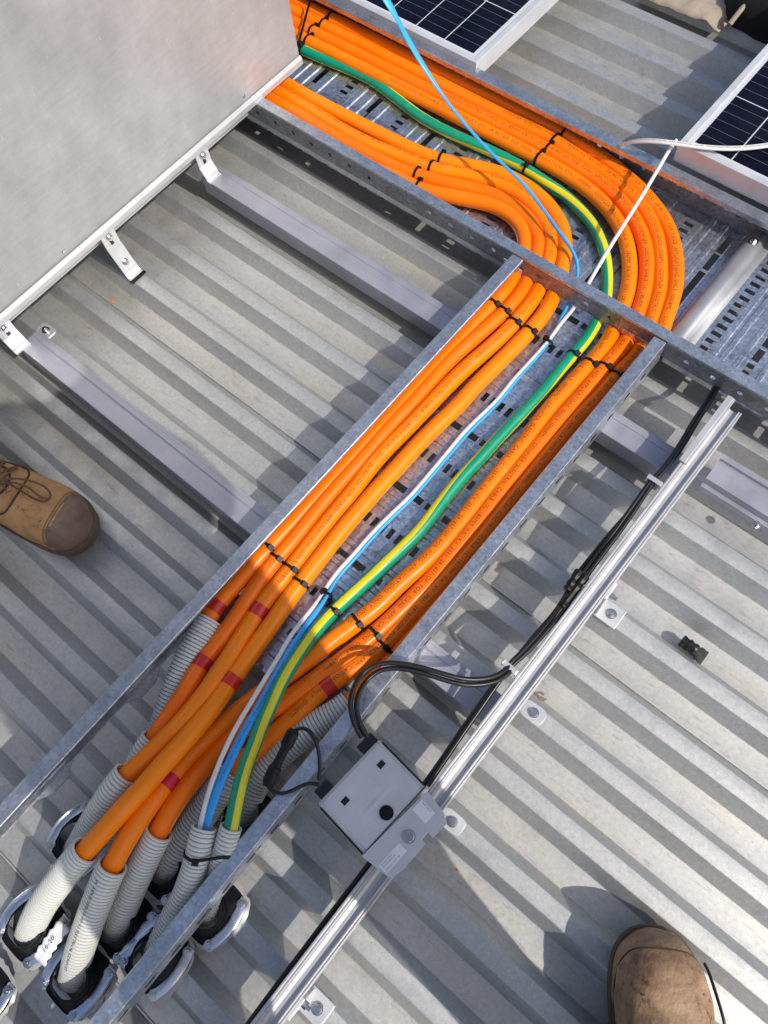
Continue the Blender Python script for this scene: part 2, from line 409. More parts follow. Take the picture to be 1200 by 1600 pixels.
# coupler plates on the near wall, seams
for x, wd in ((-0.4385, 0.0012), (-0.30, 0.0008), (-0.243, 0.0008), (-0.168, 0.0012), (-0.08, 0.001)):
    b = MB(); b.box(x, x + wd, YN - 0.0012, YN + 0.0012, ZS + 0.0006, ZT - 0.003); b.build('wall_seam', M['galv'], mt)
b = MB()
b.box(-0.236, -0.172, YN - 0.0020, YN - 0.0008, ZS + 0.001, ZS + 0.013)
b.build('coupler_plate', M['galv'], mt, bevel=0.0003)
# far wall
wall_strip('side_wall', M['galv_shaded'], mt, X0, X1, ZF + 0.004, ZT, lambda s, z: Vector((s, YF, z)), -0.43)
b = MB()
b.grid([[(x, YF, ZT - 0.0035), (x, YF, ZT - 0.0008), (x, YF - 0.0008, ZT), (x, YF - 0.0182, ZT), (x, YF - 0.019, ZT - 0.0008), (x, YF - 0.019, ZT - 0.009)] for x in (X0, X1)])
b.build('top_flange', M['galv'], mt, solid=0.0014)
# scalloped tongue edge seen below the far rim
x = -1.06
while x < 0.1:
    b = MB(); b.cyl((x, YF - 0.0028, ZT - 0.0235), (0, 1, 0), 0.0046, 0.0012, 16); b.build('wall_dimple', M['alu'], mt, smooth=True); x += 0.0435
floor_panel('floor', M['galv_floor'], mt, X0, -0.168, YN + 0.006, YF - 0.002, lambda s, w_, z: Vector((s, w_, ZF + z)), 0.1335, -1.005,
            [0.897 + 0.0163 * i for i in (-8, -7, -6, -5, -2, -1, 0, 1, 2, 4, 5, 6)], gl=0.082)
# right floor section, one step higher, with its rounded channel edge and screws
floor_panel('floor', M['galv_floor'], mt, -0.150, X1, YN + 0.006, YF - 0.002, lambda s, w_, z: Vector((s, w_, ZF + 0.011 + z)), 0.1335, -0.190,
            [0.745 + 0.0163 * i for i in range(17)])
b = MB()
prof = [(-0.182, 0.0695), (-0.1815, 0.079), (-0.178, 0.087), (-0.172, 0.0905), (-0.163, 0.0915), (-0.158, 0.0905), (-0.155, 0.0865), (-0.151, 0.083), (-0.140, 0.083)]
b.grid([[(u, y, v - 0.006) for u, v in prof] for y in (YN + 0.004, YF - 0.004)])
b.build('channel_edge', M['satin'], mt, smooth=True, solid=0.0012)
def screw_mesh(r=0.0055, h=0.004, washer=0.0085):
    b = MB(); b.cyl((0, 0, 0), (0, 0, 1), washer, 0.0012, 24); b.cyl((0, 0, 0.0012), (0, 0, 1), washer * 0.8, 0.0008, 24, r2=washer * 0.7)
    b.cyl((0, 0, 0.002), (0, 0, 1), r, h, 6); b.cyl((0, 0, 0.002 + h), (0, 0, 1), r * 0.42, 0.001, 12)
    return b
for x, y, s in ((-0.168, 1.003, 1.0), (-0.168, 0.772, 0.7)):
    b = screw_mesh(0.0045 * s, 0.0035, 0.0075 * s); b.v = [(v[0] + x, v[1] + y, v[2] + 0.0858) for v in b.v]
    b.build('screw', M['steel'], mt, bevel=0.0004)
# branch tray ------------------------------------------------
bt = thing('cable_tray', 'long galvanised cable tray branching down the middle towards the grey conduits', 'cable tray', (-0.3, 0.2, ZF))
YB1 = YN - 0.004
for X, sg in ((XL, 1), (XR, -1)):
    wall_strip('side_wall', M['galv'], bt, TR_LO, YB1, ZF + 0.012, ZT, lambda s, z, X=X: Vector((X, s, z)), -0.012)
    b = MB()
    ys = [TR_LO, YB1]
    b.grid([[(X, y, ZT - 0.0035), (X, y, ZT - 0.0008), (X + sg * 0.0008, y, ZT), (X + sg * 0.0182, y, ZT), (X + sg * 0.019, y, ZT - 0.0008), (X + sg * 0.019, y, ZT - 0.006)] for y in ys])
    b.build('top_flange', M['galv'], bt, solid=0.0014)
    # lower wall and bottom flange; past the end of the floor it has rounded cut-outs
    b = MB(); n = 140
    rows = []
    for i in range(n + 1):
        y = TR_LO + (YB1 - TR_LO) * i / n
        d = 0.018
        if y < 0.005:
            ph = ((y + 0.12) % 0.16) / 0.16
            d = 0.018 if ph < 0.25 else 0.007
            for e in (0.25, 1.0):
                if 0 <= (ph - e) * 0.16 < 0.012 or 0 <= (e - ph) * 0.16 < 0.012 and e == 1.0:
                    tt = abs(ph - e) * 0.16 / 0.012; d = 0.007 + 0.011 * (1 - math.sqrt(max(0, 1 - (1 - tt) ** 2)))
        rows.append([(X + sg * 0.0005, y, ZF + 0.013), (X + sg * 0.002, y, ZF + 0.005), (X + sg * 0.005, y, ZF - 0.001), (X + sg * max(d, 0.0065), y, ZF - 0.0015)])
    b.grid(rows); b.build('bottom_flange', M['galv'], bt, solid=0.0012)
FLO = 0.015
floor_panel('floor', M['galv_floor'], bt, FLO, YN + 0.006, XL + 0.006, XR - 0.006, lambda s, w_, z: Vector((w_, s, ZF + z)), 0.1300, -0.0525,
            [-0.3385 + 0.0145 * i for i in (-5, -4, -1, 0, 1, 2, 3, 5, 7, 8, 9)])
# slots in the outer face of the right wall, and joining tongue at the corner
y = -0.5
while y < 0.70:
    b = MB(); b.box(XR + 0.0007, XR + 0.0014, y, y + 0.014, ZF + 0.030, ZF + 0.0335); y += 0.042; b.build('wall_slot', M['black'], bt)
b = MB()
b.face([(XL - 0.012, YN - 0.003, ZS - 0.002), (XL + 0.018, YN - 0.003, ZS - 0.004), (XL + 0.02, YN - 0.003, ZS + 0.012), (XL - 0.016, YN - 0.003, ZS + 0.016)])
b.build('corner_tongue', M['alu'], bt, solid=0.0012)
b = screw_mesh(0.003, 0.003, 0.005)
Mx = Matrix.Translation((XL + 0.008, YN - 0.004, ZS + 0.008)) @ Matrix.Rotation(math.radians(90), 4, 'X')
b.v = [tuple(Mx @ Vector(v)) for v in b.v]; b.build('screw', M['steel'], bt)

# ------------------------------------------------------------------ battens (run with the ribs) and the panel rail
def batten(label, x0, x1, yc, wd=0.043, z0=RIB + 0.0005, z1=0.0608):
    t = thing('aluminium_batten', label, 'metal batten', ((x0 + x1) / 2, yc, z0), 'aluminium battens laid along the roof ribs')
    h = wd / 2
    P = [(-h, z0), (-h, z1 - 0.001), (-h + 0.001, z1), (h - 0.0155, z1), (h - 0.015, z1 - 0.0012), (h - 0.0135, z1 - 0.0012), (h - 0.013, z1), (h - 0.005, z1), (h - 0.0045, z1 - 0.0028), (h, z1 - 0.0028), (h, z0)]
    b = MB(); b.prism(P, lambda u, v, t_: Vector((t_, yc + u, v)), x0, x1)
    b.build('extrusion', M['alu_x'], t, bevel=0.0003)
    return t
b2 = batten('upper of the two battens between the big metal box and the cable tray', -1.012, -0.035, 0.6115)
b1 = batten('lower batten, just above the tan boot, between the metal box and the cable tray', -1.0, -0.03, 0.169)
t = thing('panel_rail_section', 'aluminium rail on the roof right of the long rail, one screw in it', 'metal rail', (0.3, 0.64, RIB))
P = [(-0.026, RIB + 0.0005), (-0.026, 0.040), (-0.019, 0.040), (-0.019, 0.054), (0.017, 0.054), (0.017, 0.060), (0.026, 0.060), (0.026, RIB + 0.0005)]
b = MB(); b.prism(P, lambda u, v, q: Vector((q, 0.640 + u, v)), -0.012, 1.4); b.build('extrusion', M['alu_x'], t, bevel=0.0004)
b = screw_mesh(0.004, 0.003, 0.0062); b.v = [(v[0] + at(1182, 820, .055).x, v[1] + at(1182, 820, .055).y, v[2] + 0.0545) for v in b.v]; b.build('screw', M['steel'], t)

rl = thing('panel_rail', 'long silver rail with a grooved top, black cables running along its left side', 'metal rail', (-0.044, 0.2, 0.07))
ZR0, ZR1 = 0.0725, 0.1150
P = [(-0.0510, ZR0), (-0.0510, ZR1 - 0.001), (-0.0502, ZR1), (-0.0480, ZR1), (-0.0477, ZR1 - 0.0008), (-0.0468, ZR1 - 0.0008), (-0.0465, ZR1), (-0.0445, ZR1), (-0.0442, ZR1 - 0.002), (-0.0425, ZR1 - 0.0045),
     (-0.0390, ZR1 - 0.0060), (-0.0345, ZR1 - 0.0062), (-0.0305, ZR1 - 0.0050), (-0.0296, ZR1 - 0.002), (-0.0293, ZR1), (-0.0278, ZR1), (-0.0275, ZR1 - 0.001), (-0.0264, ZR1 - 0.001), (-0.0261, ZR1), (-0.0245, ZR1), (-0.024, ZR1 - 0.001), (-0.024, ZR0)]
b = MB(); b.prism(P, lambda u, v, q: Vector((u, q, v)), -0.60, 0.700); b.build('extrusion', M['alu_y'], rl, bevel=0.0003)
b = MB(); b.prism([(-0.0540, ZR1 + 0.0008), (-0.0540, ZR1 + 0.0042), (-0.0455, ZR1 + 0.0042), (-0.0450, ZR1 + 0.003), (-0.042, ZR1 + 0.003), (-0.042, ZR1 + 0.0008)], lambda u, v, q: Vector((u, q, v)), 0.585, 0.712); b.build('splice_strip', M['alu_y'], rl, bevel=0.0003)

def foot(label, y, x=-0.010, big=True):
    t = thing('mounting_foot', label, 'mounting bracket', (x, y, RIB), 'brackets holding the long rail on the roof')
    b = MB()
    b.box(x - 0.014, x + 0.020, y - 0.0155, y + 0.0155, RIB + 0.0005, RIB + 0.004)
    b.box(x - 0.014, x - 0.0105, y - 0.0135, y + 0.0135, RIB + 0.004, ZR1 - 0.012)
    b.build('bracket_plate', M['alu'], t, bevel=0.0006)
    s = screw_mesh(0.0045, 0.004, 0.0075); s.v = [(v[0] + x + 0.005, v[1] + y, v[2] + RIB + 0.004) for v in s.v]; s.build('bolt', M['steel'], t, bevel=0.0004)
    s = MB(); s.cyl((x - 0.0105, y + 0.004, 0.078), (1, 0, 0), 0.0045, 0.006, 6); s.cyl((x - 0.0045, y + 0.004, 0.078), (1, 0, 0), 0.0025, 0.0045, 12); s.build('bolt', M['steel'], t, bevel=0.0003)
foot('aluminium L bracket beside the long rail, nearest the black cap on the roof', 0.3785)
foot('aluminium L bracket beside the long rail at the bottom edge of the photo', -0.2335)
def pad(label, y, x=-0.010, washer=True):
    t = thing('roof_fastener', label, 'roof screw', (x, y, RIB), 'washered screws holding the roof down')
    b = MB(); n = 28; ring = []; ring2 = []
    for i in range(n):
        a = 2 * math.pi * i / n; c, s = math.cos(a), math.sin(a)
        e = 4
        rr = 1 / (abs(c / 0.0175) ** e + abs(s / 0.0125) ** e) ** (1 / e)
        ring.append((x + c * rr, y + s * rr, RIB + 0.0004)); ring2.append((x + c * (rr - 0.0012), y + s * (rr - 0.0012), RIB + 0.0018))
    b.grid([ring, ring2], True); b.face(ring2); b.build('saddle_plate', M['alu'], t, smooth=True)
    s = screw_mesh(0.0043, 0.0045, 0.0070); s.v = [(v[0] + x + 0.001, v[1] + y, v[2] + RIB + 0.0018) for v in s.v]; s.build('screw', M['steel'], t, bevel=0.0004)
pad('roof screw on a rounded metal saddle, touching the corner of the grey module box', 0.0290)
pad('roof screw on a rounded metal saddle, beside the dry twig', 0.2037)
pad('roof screw on a rounded saddle, just below the aluminium rail at the right', 0.6412)
pad('roof screw beside the lower batten, next to the big metal box', 0.2037, x=-1.02)

# ------------------------------------------------------------------ cables
def catmull(P, step=0.004):
    P = [Vector(p) for p in P]
    P = [P[0] * 2 - P[1]] + P + [P[-1] * 2 - P[-2]]
    out = []
    for i in range(1, len(P) - 2):
        a, b_, c, d = P[i - 1:i + 3]
        t0 = 0; t1 = max((b_ - a).length, 1e-6) ** .5; t2 = t1 + max((c - b_).length, 1e-6) ** .5; t3 = t2 + max((d - c).length, 1e-6) ** .5
        n = max(2, int((c - b_).length / step))
        for k in range(n):
            t = t1 + (t2 - t1) * k / n
            A1 = a * ((t1 - t) / (t1 - t0)) + b_ * ((t - t0) / (t1 - t0)); A2 = b_ * ((t2 - t) / (t2 - t1)) + c * ((t - t1) / (t2 - t1)); A3 = c * ((t3 - t) / (t3 - t2)) + d * ((t - t2) / (t3 - t2))
            B1 = A1 * ((t2 - t) / (t2 - t0)) + A2 * ((t - t0) / (t2 - t0)); B2 = A2 * ((t3 - t) / (t3 - t1)) + A3 * ((t - t1) / (t3 - t1))
            out.append(B1 * ((t2 - t) / (t2 - t1)) + B2 * ((t - t1) / (t2 - t1)))
    out.append(P[-2]); return out
def resample(P, step):
    L = [0]
    for i in range(1, len(P)): L.append(L[-1] + (P[i] - P[i - 1]).length)
    n = max(2, int(L[-1] / step)); out = []; j = 0
    for k in range(n + 1):
        s = L[-1] * k / n
        while j < len(L) - 2 and L[j + 1] < s: j += 1
        d = L[j + 1] - L[j]; t = (s - L[j]) / d if d > 1e-9 else 0
        out.append(P[j].lerp(P[j + 1], max(0, min(1, t))))
    return out
def smooth(P, it):
    for _ in range(it):
        P = [P[0]] + [(P[i - 1] + P[i] * 2 + P[i + 1]) / 4 for i in range(1, len(P) - 1)] + [P[-1]]
    return P
class Path:
    def __init__(s, pts, step=0.004, sm=14, wob=0):
        s.P = smooth(resample(catmull(pts), step), sm); s.P = resample(s.P, step)
        if wob:
            s.P = [p + Vector((noise.noise(p * 22 + Vector((wob, 0, 0))), noise.noise(p * 22 + Vector((0, wob, 0))), 0)) * 0.0006 for p in s.P]
        s.L = [0]
        for i in range(1, len(s.P)): s.L.append(s.L[-1] + (s.P[i] - s.P[i - 1]).length)
        s.T = []
        n = len(s.P)
        for i in range(n): s.T.append((s.P[min(n - 1, i + 1)] - s.P[max(0, i - 1)]).normalized())
    def frame(s, t):
        left = Vector((0, 0, 1)).cross(t)
        if left.length < 1e-4: left = Vector((1, 0, 0))
        left.normalize(); return left, t.cross(left)
    def at(s, l):
        l = max(0, min(s.L[-1] - 1e-6, l)); n = len(s.P)
        i = min(n - 2, int(l / s.L[-1] * (n - 1)))
        while i > 0 and s.L[i] > l: i -= 1
        while i < n - 2 and s.L[i + 1] < l: i += 1
        t = (l - s.L[i]) / (s.L[i + 1] - s.L[i])
        return s.P[i].lerp(s.P[i + 1], t), s.T[i].lerp(s.T[i + 1], t).normalized()
    def near(s, p):
        best = min(range(len(s.P)), key=lambda i: (Vector(s.P[i][:2]) - Vector(p[:2])).length); return s.L[best]
    def sub(s, a, b):
        n = max(2, int((b - a) / 0.004)); return [s.at(a + (b - a) * i / n) for i in range(n + 1)]
def ringpts(p, t, path, ra, rb, n, tw=0.0, a0=0.0):
    left, up = path.frame(t)
    if tw: left, up = left * math.cos(tw) + up * math.sin(tw), up * math.cos(tw) - left * math.sin(tw)
    return [p + left * (math.cos(2 * math.pi * i / n + a0) * ra) + up * (math.sin(2 * math.pi * i / n + a0) * rb) for i in range(n)]
def tube(path, r, n=24, rb=None, tw=None, mi=0, wob=0.0, b=None, caps=True):
    b = b or MB(); rows = []
    for i, (p, t) in enumerate(zip(path.P, path.T)):
        l = path.L[i]
        ra_ = r(l) if callable(r) else r; rb_ = (rb(l) if callable(rb) else rb) if rb else ra_
        rows.append(ringpts(p, t, path, ra_, rb_, n, tw(l) if tw else 0))
    b.grid(rows, True, mi)
    if caps: b.face(rows[0][::-1]); b.face(rows[-1])
    return b
def tie_mesh(path, l, r, w_=0.0042, ang=90, head=True, tail=0.0, side=1):
    """strap round the cable and its square head; ang = where the head sits (90 = top)"""
    b = MB(); p, t = path.at(l); n = 28
    left, up = path.frame(t)
    rows = []
    for du, rr in ((-w_ / 2, r + 0.0001), (-w_ / 2, r + 0.0016), (w_ / 2, r + 0.0016), (w_ / 2, r + 0.0001)):
        rows.append([p + t * du + left * math.cos(2 * math.pi * i / n) * rr + up * math.sin(2 * math.pi * i / n) * rr for i in range(n)])
    b.grid(rows + [rows[0]], True)
    if head:
        a = math.radians(ang); d = left * math.cos(a) + up * math.sin(a); e = t.cross(d)
        Mx = Matrix((t, e, d)).transposed().to_4x4(); Mx.translation = p + d * (r + 0.0012)
        b.box(-0.0038, 0.0038, -0.0040, 0.0040, 0, 0.0048, M=Mx)
        b.box(-0.0012, 0.0012, -0.0046 if side > 0 else 0.0032, -0.0032 if side > 0 else 0.0046, 0.0008, 0.0030, M=Mx)
        if tail: b.box(-0.0012, 0.0012, 0.0030, 0.0030 + tail, 0.0012, 0.0020, M=Mx)
    return b
_txt = {}
def glyphs(s, size):
    if (s, size) in _txt: return _txt[(s, size)]
    cu = bpy.data.curves.new('tmp', 'FONT'); cu.body = s; cu.size = size; cu.space_character = 1.12
    cu.resolution_u = 2
    o = bpy.data.objects.new('tmp', cu); C.objects.link(o)
    bpy.context.view_layer.update()
    me = bpy.data.meshes.new_from_object(o.evaluated_get(bpy.context.evaluated_depsgraph_get()))
    V = [v.co.copy() for v in me.vertices]; F = [tuple(p.vertices) for p in me.polygons]
    bpy.data.objects.remove(o); bpy.data.curves.remove(cu); bpy.data.meshes.remove(me)
    _txt[(s, size)] = (V, F); return V, F
def print_on(path, r, text, l0, l1, size=0.0052, ang=90, parent=None, m_='ink', rb=None, name='printed_marking', rev=False, off=0.00022):
    V, F = glyphs(text, size)
    wd = max(v.x for v in V) + size * 1.5
    b = MB(); l = l0
    while l + wd < l1:
        n = len(b.v)
        for v in V:
            s_ = l + v.x; y_ = v.y - size * 0.35
            if rev: s_ = l + wd - v.x; y_ = -y_
            p, t = path.at(s_); left, up = path.frame(t)
            a = math.radians(ang) - y_ / r
            b.v.append(tuple(p + (left * math.cos(a) * r + up * math.sin(a) * (rb or r)) * (1 + off / r)))
        b.f += [tuple(n + i for i in f) for f in F]; b.m += [0] * len(F)
        l += wd
    return b.build(name, M[m_], parent) if b.v else None

RC = 0.0122; ZC = ZF + RC + 0.0073
def P3(lst, z=None):
    out = []
    for q in lst:
        out.append(at(q[0], q[1], q[2] if len(q) > 2 else (ZC if z is None else z)))
    return out
def clampw(pp):
    out = []
    for p in pp:
        p = p.copy()
        if p.y < YN - 0.03 and p.y > 0.03:
            p.x = min(max(p.x, XL + RC + 0.0035), XR - RC - 0.003)
        if p.x < -0.52 and p.y < YN + 0.1: p.y = max(p.y, YN + RC + 0.007)
        out.append(p)
    return out
LP = {}
def cable(key, label, pts, group, r=RC, name='power_cable', ext0=None, cat='cable', mat_='orange'):
    pp = clampw(P3(pts))
    if ext0: pp = [pp[0] + Vector(ext0)] + pp
    path = Path(pp, wob=len(LP) + 1.3, sm=34); LP[key] = path
    t = thing(name, label, cat, path.P[len(path.P) // 2], group)
    tube(path, r, 26).build('jacket', M[mat_], t, smooth=True, angle=80)
    return t, path
TXT = 'CONFLEX  ELECTRIC  CABLE  1C  185MM  0.6/1KV  2021  281857-OP  FOR  FIXED  APPLICATIONS  ONLY  (0058M)            '
GL, GR = 'orange cables bending along the near side of the upper tray', 'orange cables bending along the far side of the upper tray'
zz = ZC
defs = {
 'A': ([(657, 296), (695, 305), (727, 311), (760, 318), (785, 328), (805, 343), (817, 361), (820, 382), (817, 405), (804, 432, .0735), (787, 458), (767, 475), (743, 498), (720, 522), (697, 545), (660, 588), (627, 622), (608, 644), (593, 660), (560, 696), (547, 710), (507, 753), (463, 800), (440, 826), (415, 853), (395, 877), (382, 893), (363, 917), (350, 932), (339, 946), (327, 965, .083), (316, 985, .083), (303, 1010, .08)],
       'leftmost orange cable, against the left rim of the lower tray, innermost at the bend'),
 'B': ([(430, 160), (467, 180), (505, 204), (542, 225), (580, 245), (605, 257), (642, 272), (680, 282), (695, 287), (732, 294), (765, 303), (795, 317), (820, 336), (837, 358), (842, 382), (838, 402), (822, 445, .0735), (807, 467), (790, 487), (767, 506), (737, 532), (708, 558), (680, 588), (643, 631), (608, 667), (577, 704), (547, 738), (507, 783), (463, 838), (447, 858), (432, 874), (410, 902), (392, 930), (375, 957), (355, 985), (338, 1010), (316, 1034, .086), (300, 1062, .092), (285, 1090, .096), (268, 1115, .098), (252, 1138, .098), (237, 1160, .094), (225, 1182, .088)],
       'second orange cable from the left in the lower tray, ending in a small conduit'),
 'C': ([(430, 142), (455, 155), (505, 185), (555, 215), (605, 237), (655, 257), (675, 264), (720, 272), (760, 281), (795, 294), (820, 309), (840, 330), (855, 352), (861, 375), (858, 405), (841, 455, .0735), (825, 480), (807, 502), (793, 517), (763, 545), (730, 573), (697, 605), (643, 662), (608, 697), (577, 732), (547, 773), (507, 821), (473, 865), (455, 889), (430, 920), (405, 952), (380, 992, .084), (350, 1040, .092), (322, 1082, .102), (290, 1122, .112), (258, 1156, .120), (225, 1188, .124), (200, 1211, .122), (178, 1235, .112)],
       'third orange cable from the left in the lower tray, entering the slim conduit'),
 'D': ([(445, 130), (480, 150), (530, 177), (580, 202), (630, 227), (685, 250), (730, 259), (770, 267), (795, 277), (820, 289), (840, 304), (857, 320), (872, 341), (881, 362), (883, 385), (880, 412), (864, 465, .0735), (852, 488), (835, 510), (813, 533), (780, 567), (747, 598), (715, 635), (683, 665), (653, 695), (623, 728), (573, 783), (527, 838), (495, 878), (465, 917), (445, 945), (425, 975), (390, 1024, .084), (360, 1066, .092), (335, 1102, .104), (307, 1138, .118), (275, 1172, .130), (247, 1203, .138), (212, 1243, .142), (178, 1280, .141), (150, 1312, .136), (133, 1331, .130), (112, 1355, .118)],
       'fourth orange cable from the left, crossing over the others into the lower left conduit'),
 'E': ([(440, 44), (580, 114), (700, 175), (775, 213), (839, 247), (850, 253), (881, 270), (912, 291), (940, 315), (962, 342), (977, 372), (983, 401), (984, 430), (979, 462), (953, 528, .0735), (937, 553), (923, 567), (900, 592), (875, 620), (847, 653), (820, 692), (800, 716), (775, 747), (750, 778), (722, 813), (695, 847), (658, 885), (622, 915), (593, 945), (558, 972), (527, 995), (493, 1022), (475, 1035), (450, 1055), (425, 1073), (400, 1090), (362, 1120), (325, 1154, .088), (287, 1190, .098), (264, 1222, .112), (240, 1250, .122), (212, 1287, .130), (192, 1322, .130), (175, 1354, .124), (158, 1385, .110)],
       'leftmost orange cable of the right hand group, ending in the lowest printed conduit'),
 'F': ([(440, 26), (580, 96), (700, 157), (790, 202), (855, 235), (892, 257), (929, 280), (958, 303), (983, 330), (1000, 359), (1009, 388), (1011, 422), (1008, 453), (1000, 480), (979, 535, .0735), (960, 556), (945, 572), (920, 606), (890, 637), (858, 676), (830, 710), (800, 746), (775, 779), (750, 812), (720, 850), (700, 875), (680, 900), (638, 942), (618, 962), (587, 991), (560, 1013), (527, 1038), (493, 1062), (460, 1086), (425, 1110), (375, 1141), (345, 1168, .084), (320, 1198, .094), (295, 1227, .106), (272, 1258, .114), (256, 1284, .116), (246, 1304, .112), (232, 1330, .10)],
       'second orange cable of the right hand group, the one without red tape or hidden rim'),
 'G': ([(440, 8), (580, 78), (700, 138), (790, 184), (864, 220), (902, 245), (940, 270), (975, 295), (1004, 324), (1021, 355), (1030, 388), (1032, 424), (1031, 455), (1022, 484), (1000, 550, .0735), (985, 566), (965, 587), (935, 622), (900, 659), (867, 698), (850, 720), (800, 782), (772, 818), (730, 870), (688, 915), (658, 947), (627, 980), (603, 1007), (577, 1028), (543, 1050), (512, 1072), (487, 1092), (465, 1115), (435, 1143), (412, 1165), (377, 1188, .085), (360, 1209, .087), (345, 1228, .082)],
       'third orange cable of the right hand group, red tape left of the black loop'),
 'H': ([(440, -8), (580, 60), (700, 120), (790, 163), (881, 209), (920, 233), (945, 250), (971, 270), (1008, 305), (1037, 342), (1052, 380), (1057, 417), (1055, 451), (1044, 488), (1020, 552, .0735), (1003, 572), (985, 590), (955, 640), (905, 694), (870, 733), (833, 777), (770, 852), (710, 922), (673, 963), (637, 1008), (618, 1026), (600, 1050), (577, 1068), (560, 1087), (545, 1102), (525, 1113, .078)],
       'outermost orange cable, half hidden beneath the right rim of the lower tray'),
}
# cable A is hidden behind the near wall at its left end
tapes = {'A': (339, 946), 'B': (316, 1034), 'C': (405, 952), 'D': (360, 1066), 'E': (264, 1222), 'G': (512, 1072)}
ties = {'A': [(652, 292), (767, 474), (415, 853)], 'B': [(649, 275), (787, 487), (432, 874)], 'C': [(673, 264), (802, 503), (455, 889)], 'D': [(685, 250), (827, 517), (470, 909)],
        'E': [(481, 62), (839, 247), (923, 567), (558, 972)], 'F': [(486, 49), (855, 235), (945, 572), (585, 991)], 'G': [(502, 40), (864, 220), (965, 587), (600, 1010)], 'H': [(516, 27), (881, 209), (618, 1026)]}
CO = {}
for i, (k, (pts, lab)) in enumerate(defs.items()):
    if k == 'A':
        pp = clampw(P3(pts))
        pp = [Vector((-1.6, YN + 0.021, ZC)), Vector((-1.0, YN + 0.021, ZC)), Vector((-0.80, YN + 0.021, ZC)), Vector((pp[0].x - 0.06, pp[0].y - 0.004, ZC))] + pp
        path = Path(pp); LP[k] = path
        t = thing('power_cable', lab, 'cable', path.P[len(path.P) // 2], GL); tube(path, RC, 26).build('jacket', M['orange'], t, smooth=True, angle=80)
    else:
        t, path = cable(k, lab, pts, GL if k in 'ABCD' else GR, ext0=(-0.6, 0.0, 0))
    CO[k] = t
    a = path.near(at(*pts[0][:2], ZC))
    if k in 'CEFGH': print_on(path, RC, TXT, 0.35 + 0.13 * i, path.L[-1] - 0.06, size=0.0078, ang={'C': 75, 'F': 98, 'E': 104, 'G': 92, 'H': 95}[k], parent=t)
    if k in tapes:
        l = path.near(at(*tapes[k], path.at(path.L[-1])[0].z * 0 + 0.088))
        sub = path.sub(l - 0.0085, l + 0.0085); b = MB()
        rows = [ringpts(p, tt, path, RC + 0.0005, RC + 0.0005, 26) for p, tt in sub]
        b.grid(rows, True); b.face(rows[0][::-1]); b.face(rows[-1]); b.build('red_tape_band', M['red'], t, smooth=True, angle=50)
    for j, q in enumerate(ties[k]):
        l = path.near(at(*q, ZC + 0.004)); hor = q[1] < 300
        tie_mesh(path, l, RC, ang=(20 if hor and k != 'A' else 55 if q[1] < 620 else 60) + random.uniform(-8, 8), tail=0.0).build('cable_tie', M['tie'], t, bevel=0.0003)

# earth cable (green with a yellow stripe)
gp = P3([(457, 68), (470, 76), (505, 92), (542, 107), (580, 125), (605, 143), (630, 162), (655, 181), (680, 196), (710, 211), (737, 223), (762, 234), (787, 246), (820, 263), (850, 283), (885, 307), (910, 331), (930, 357), (942, 385), (948, 412), (949, 447), (945, 478), (931, 506, .073), (917, 529), (896, 554), (873, 581), (850, 610), (812, 650), (780, 683), (750, 716), (725, 742), (700, 772), (673, 807), (652, 833), (622, 862), (597, 885), (582, 900), (553, 926, .079), (532, 945, .080), (510, 967, .083), (490, 990, .090), (472, 1015, .100), (455, 1040, .108), (440, 1066, .113), (425, 1098, .116), (410, 1130, .119), (397, 1165, .122), (383, 1200, .126), (371, 1245, .128), (362, 1290, .126), (354, 1325, .118)], ZF + 0.0132)
gp = [gp[0] + Vector((-0.6, 0, 0))] + gp
path = Path(gp); LP['green'] = path
t = thing('earth_cable', 'green earth cable with a yellow stripe between the two orange groups', 'cable', path.P[len(path.P) // 2])
def gk(x, y): return path.near(at(x, y, .085 if y < 930 else .11))
GK = sorted([(0, 225), (gk(640, 170), 222), (gk(762, 233), 185), (gk(820, 262), 150), (gk(910, 331), 97), (gk(948, 417), 66), (gk(917, 529), 32), (gk(873, 581), 14), (gk(780, 683), -18), (gk(750, 716), -30), (gk(673, 808), -66), (gk(600, 885), -84),
             (gk(525, 957), -92), (gk(440, 1066), -104), (gk(397, 1165), -124), (path.L[-1], -134)])
def gtw(l):
    for (a, u), (c, v) in zip(GK, GK[1:]):
        if l <= c: return math.radians(u + (v - u) * (l - a) / max(1e-6, c - a))
    return math.radians(GK[-1][1])
RG = 0.0092; n = 36; b = MB(); rows = []
for p, tt, l in zip(path.P, path.T, path.L): rows.append(ringpts(p, tt, path, RG, RG, n, gtw(l)))
b.grid(rows, True, lambda i, j: 1 if (j < 3 or j >= 33 or 15 <= j < 21) else 0); b.face(rows[-1])
b.build('jacket', [M['green'], M['yellow']], t, smooth=True, angle=80)
for q in ((822, 263), (896, 554), (525, 957), (470, 76)):
    l = path.near(at(*q, .08)); tie_mesh(path, l, RG, w_=0.0038, ang=60 if q[1] > 300 else 100).build('cable_tie', M['tie'], t, bevel=0.0003)

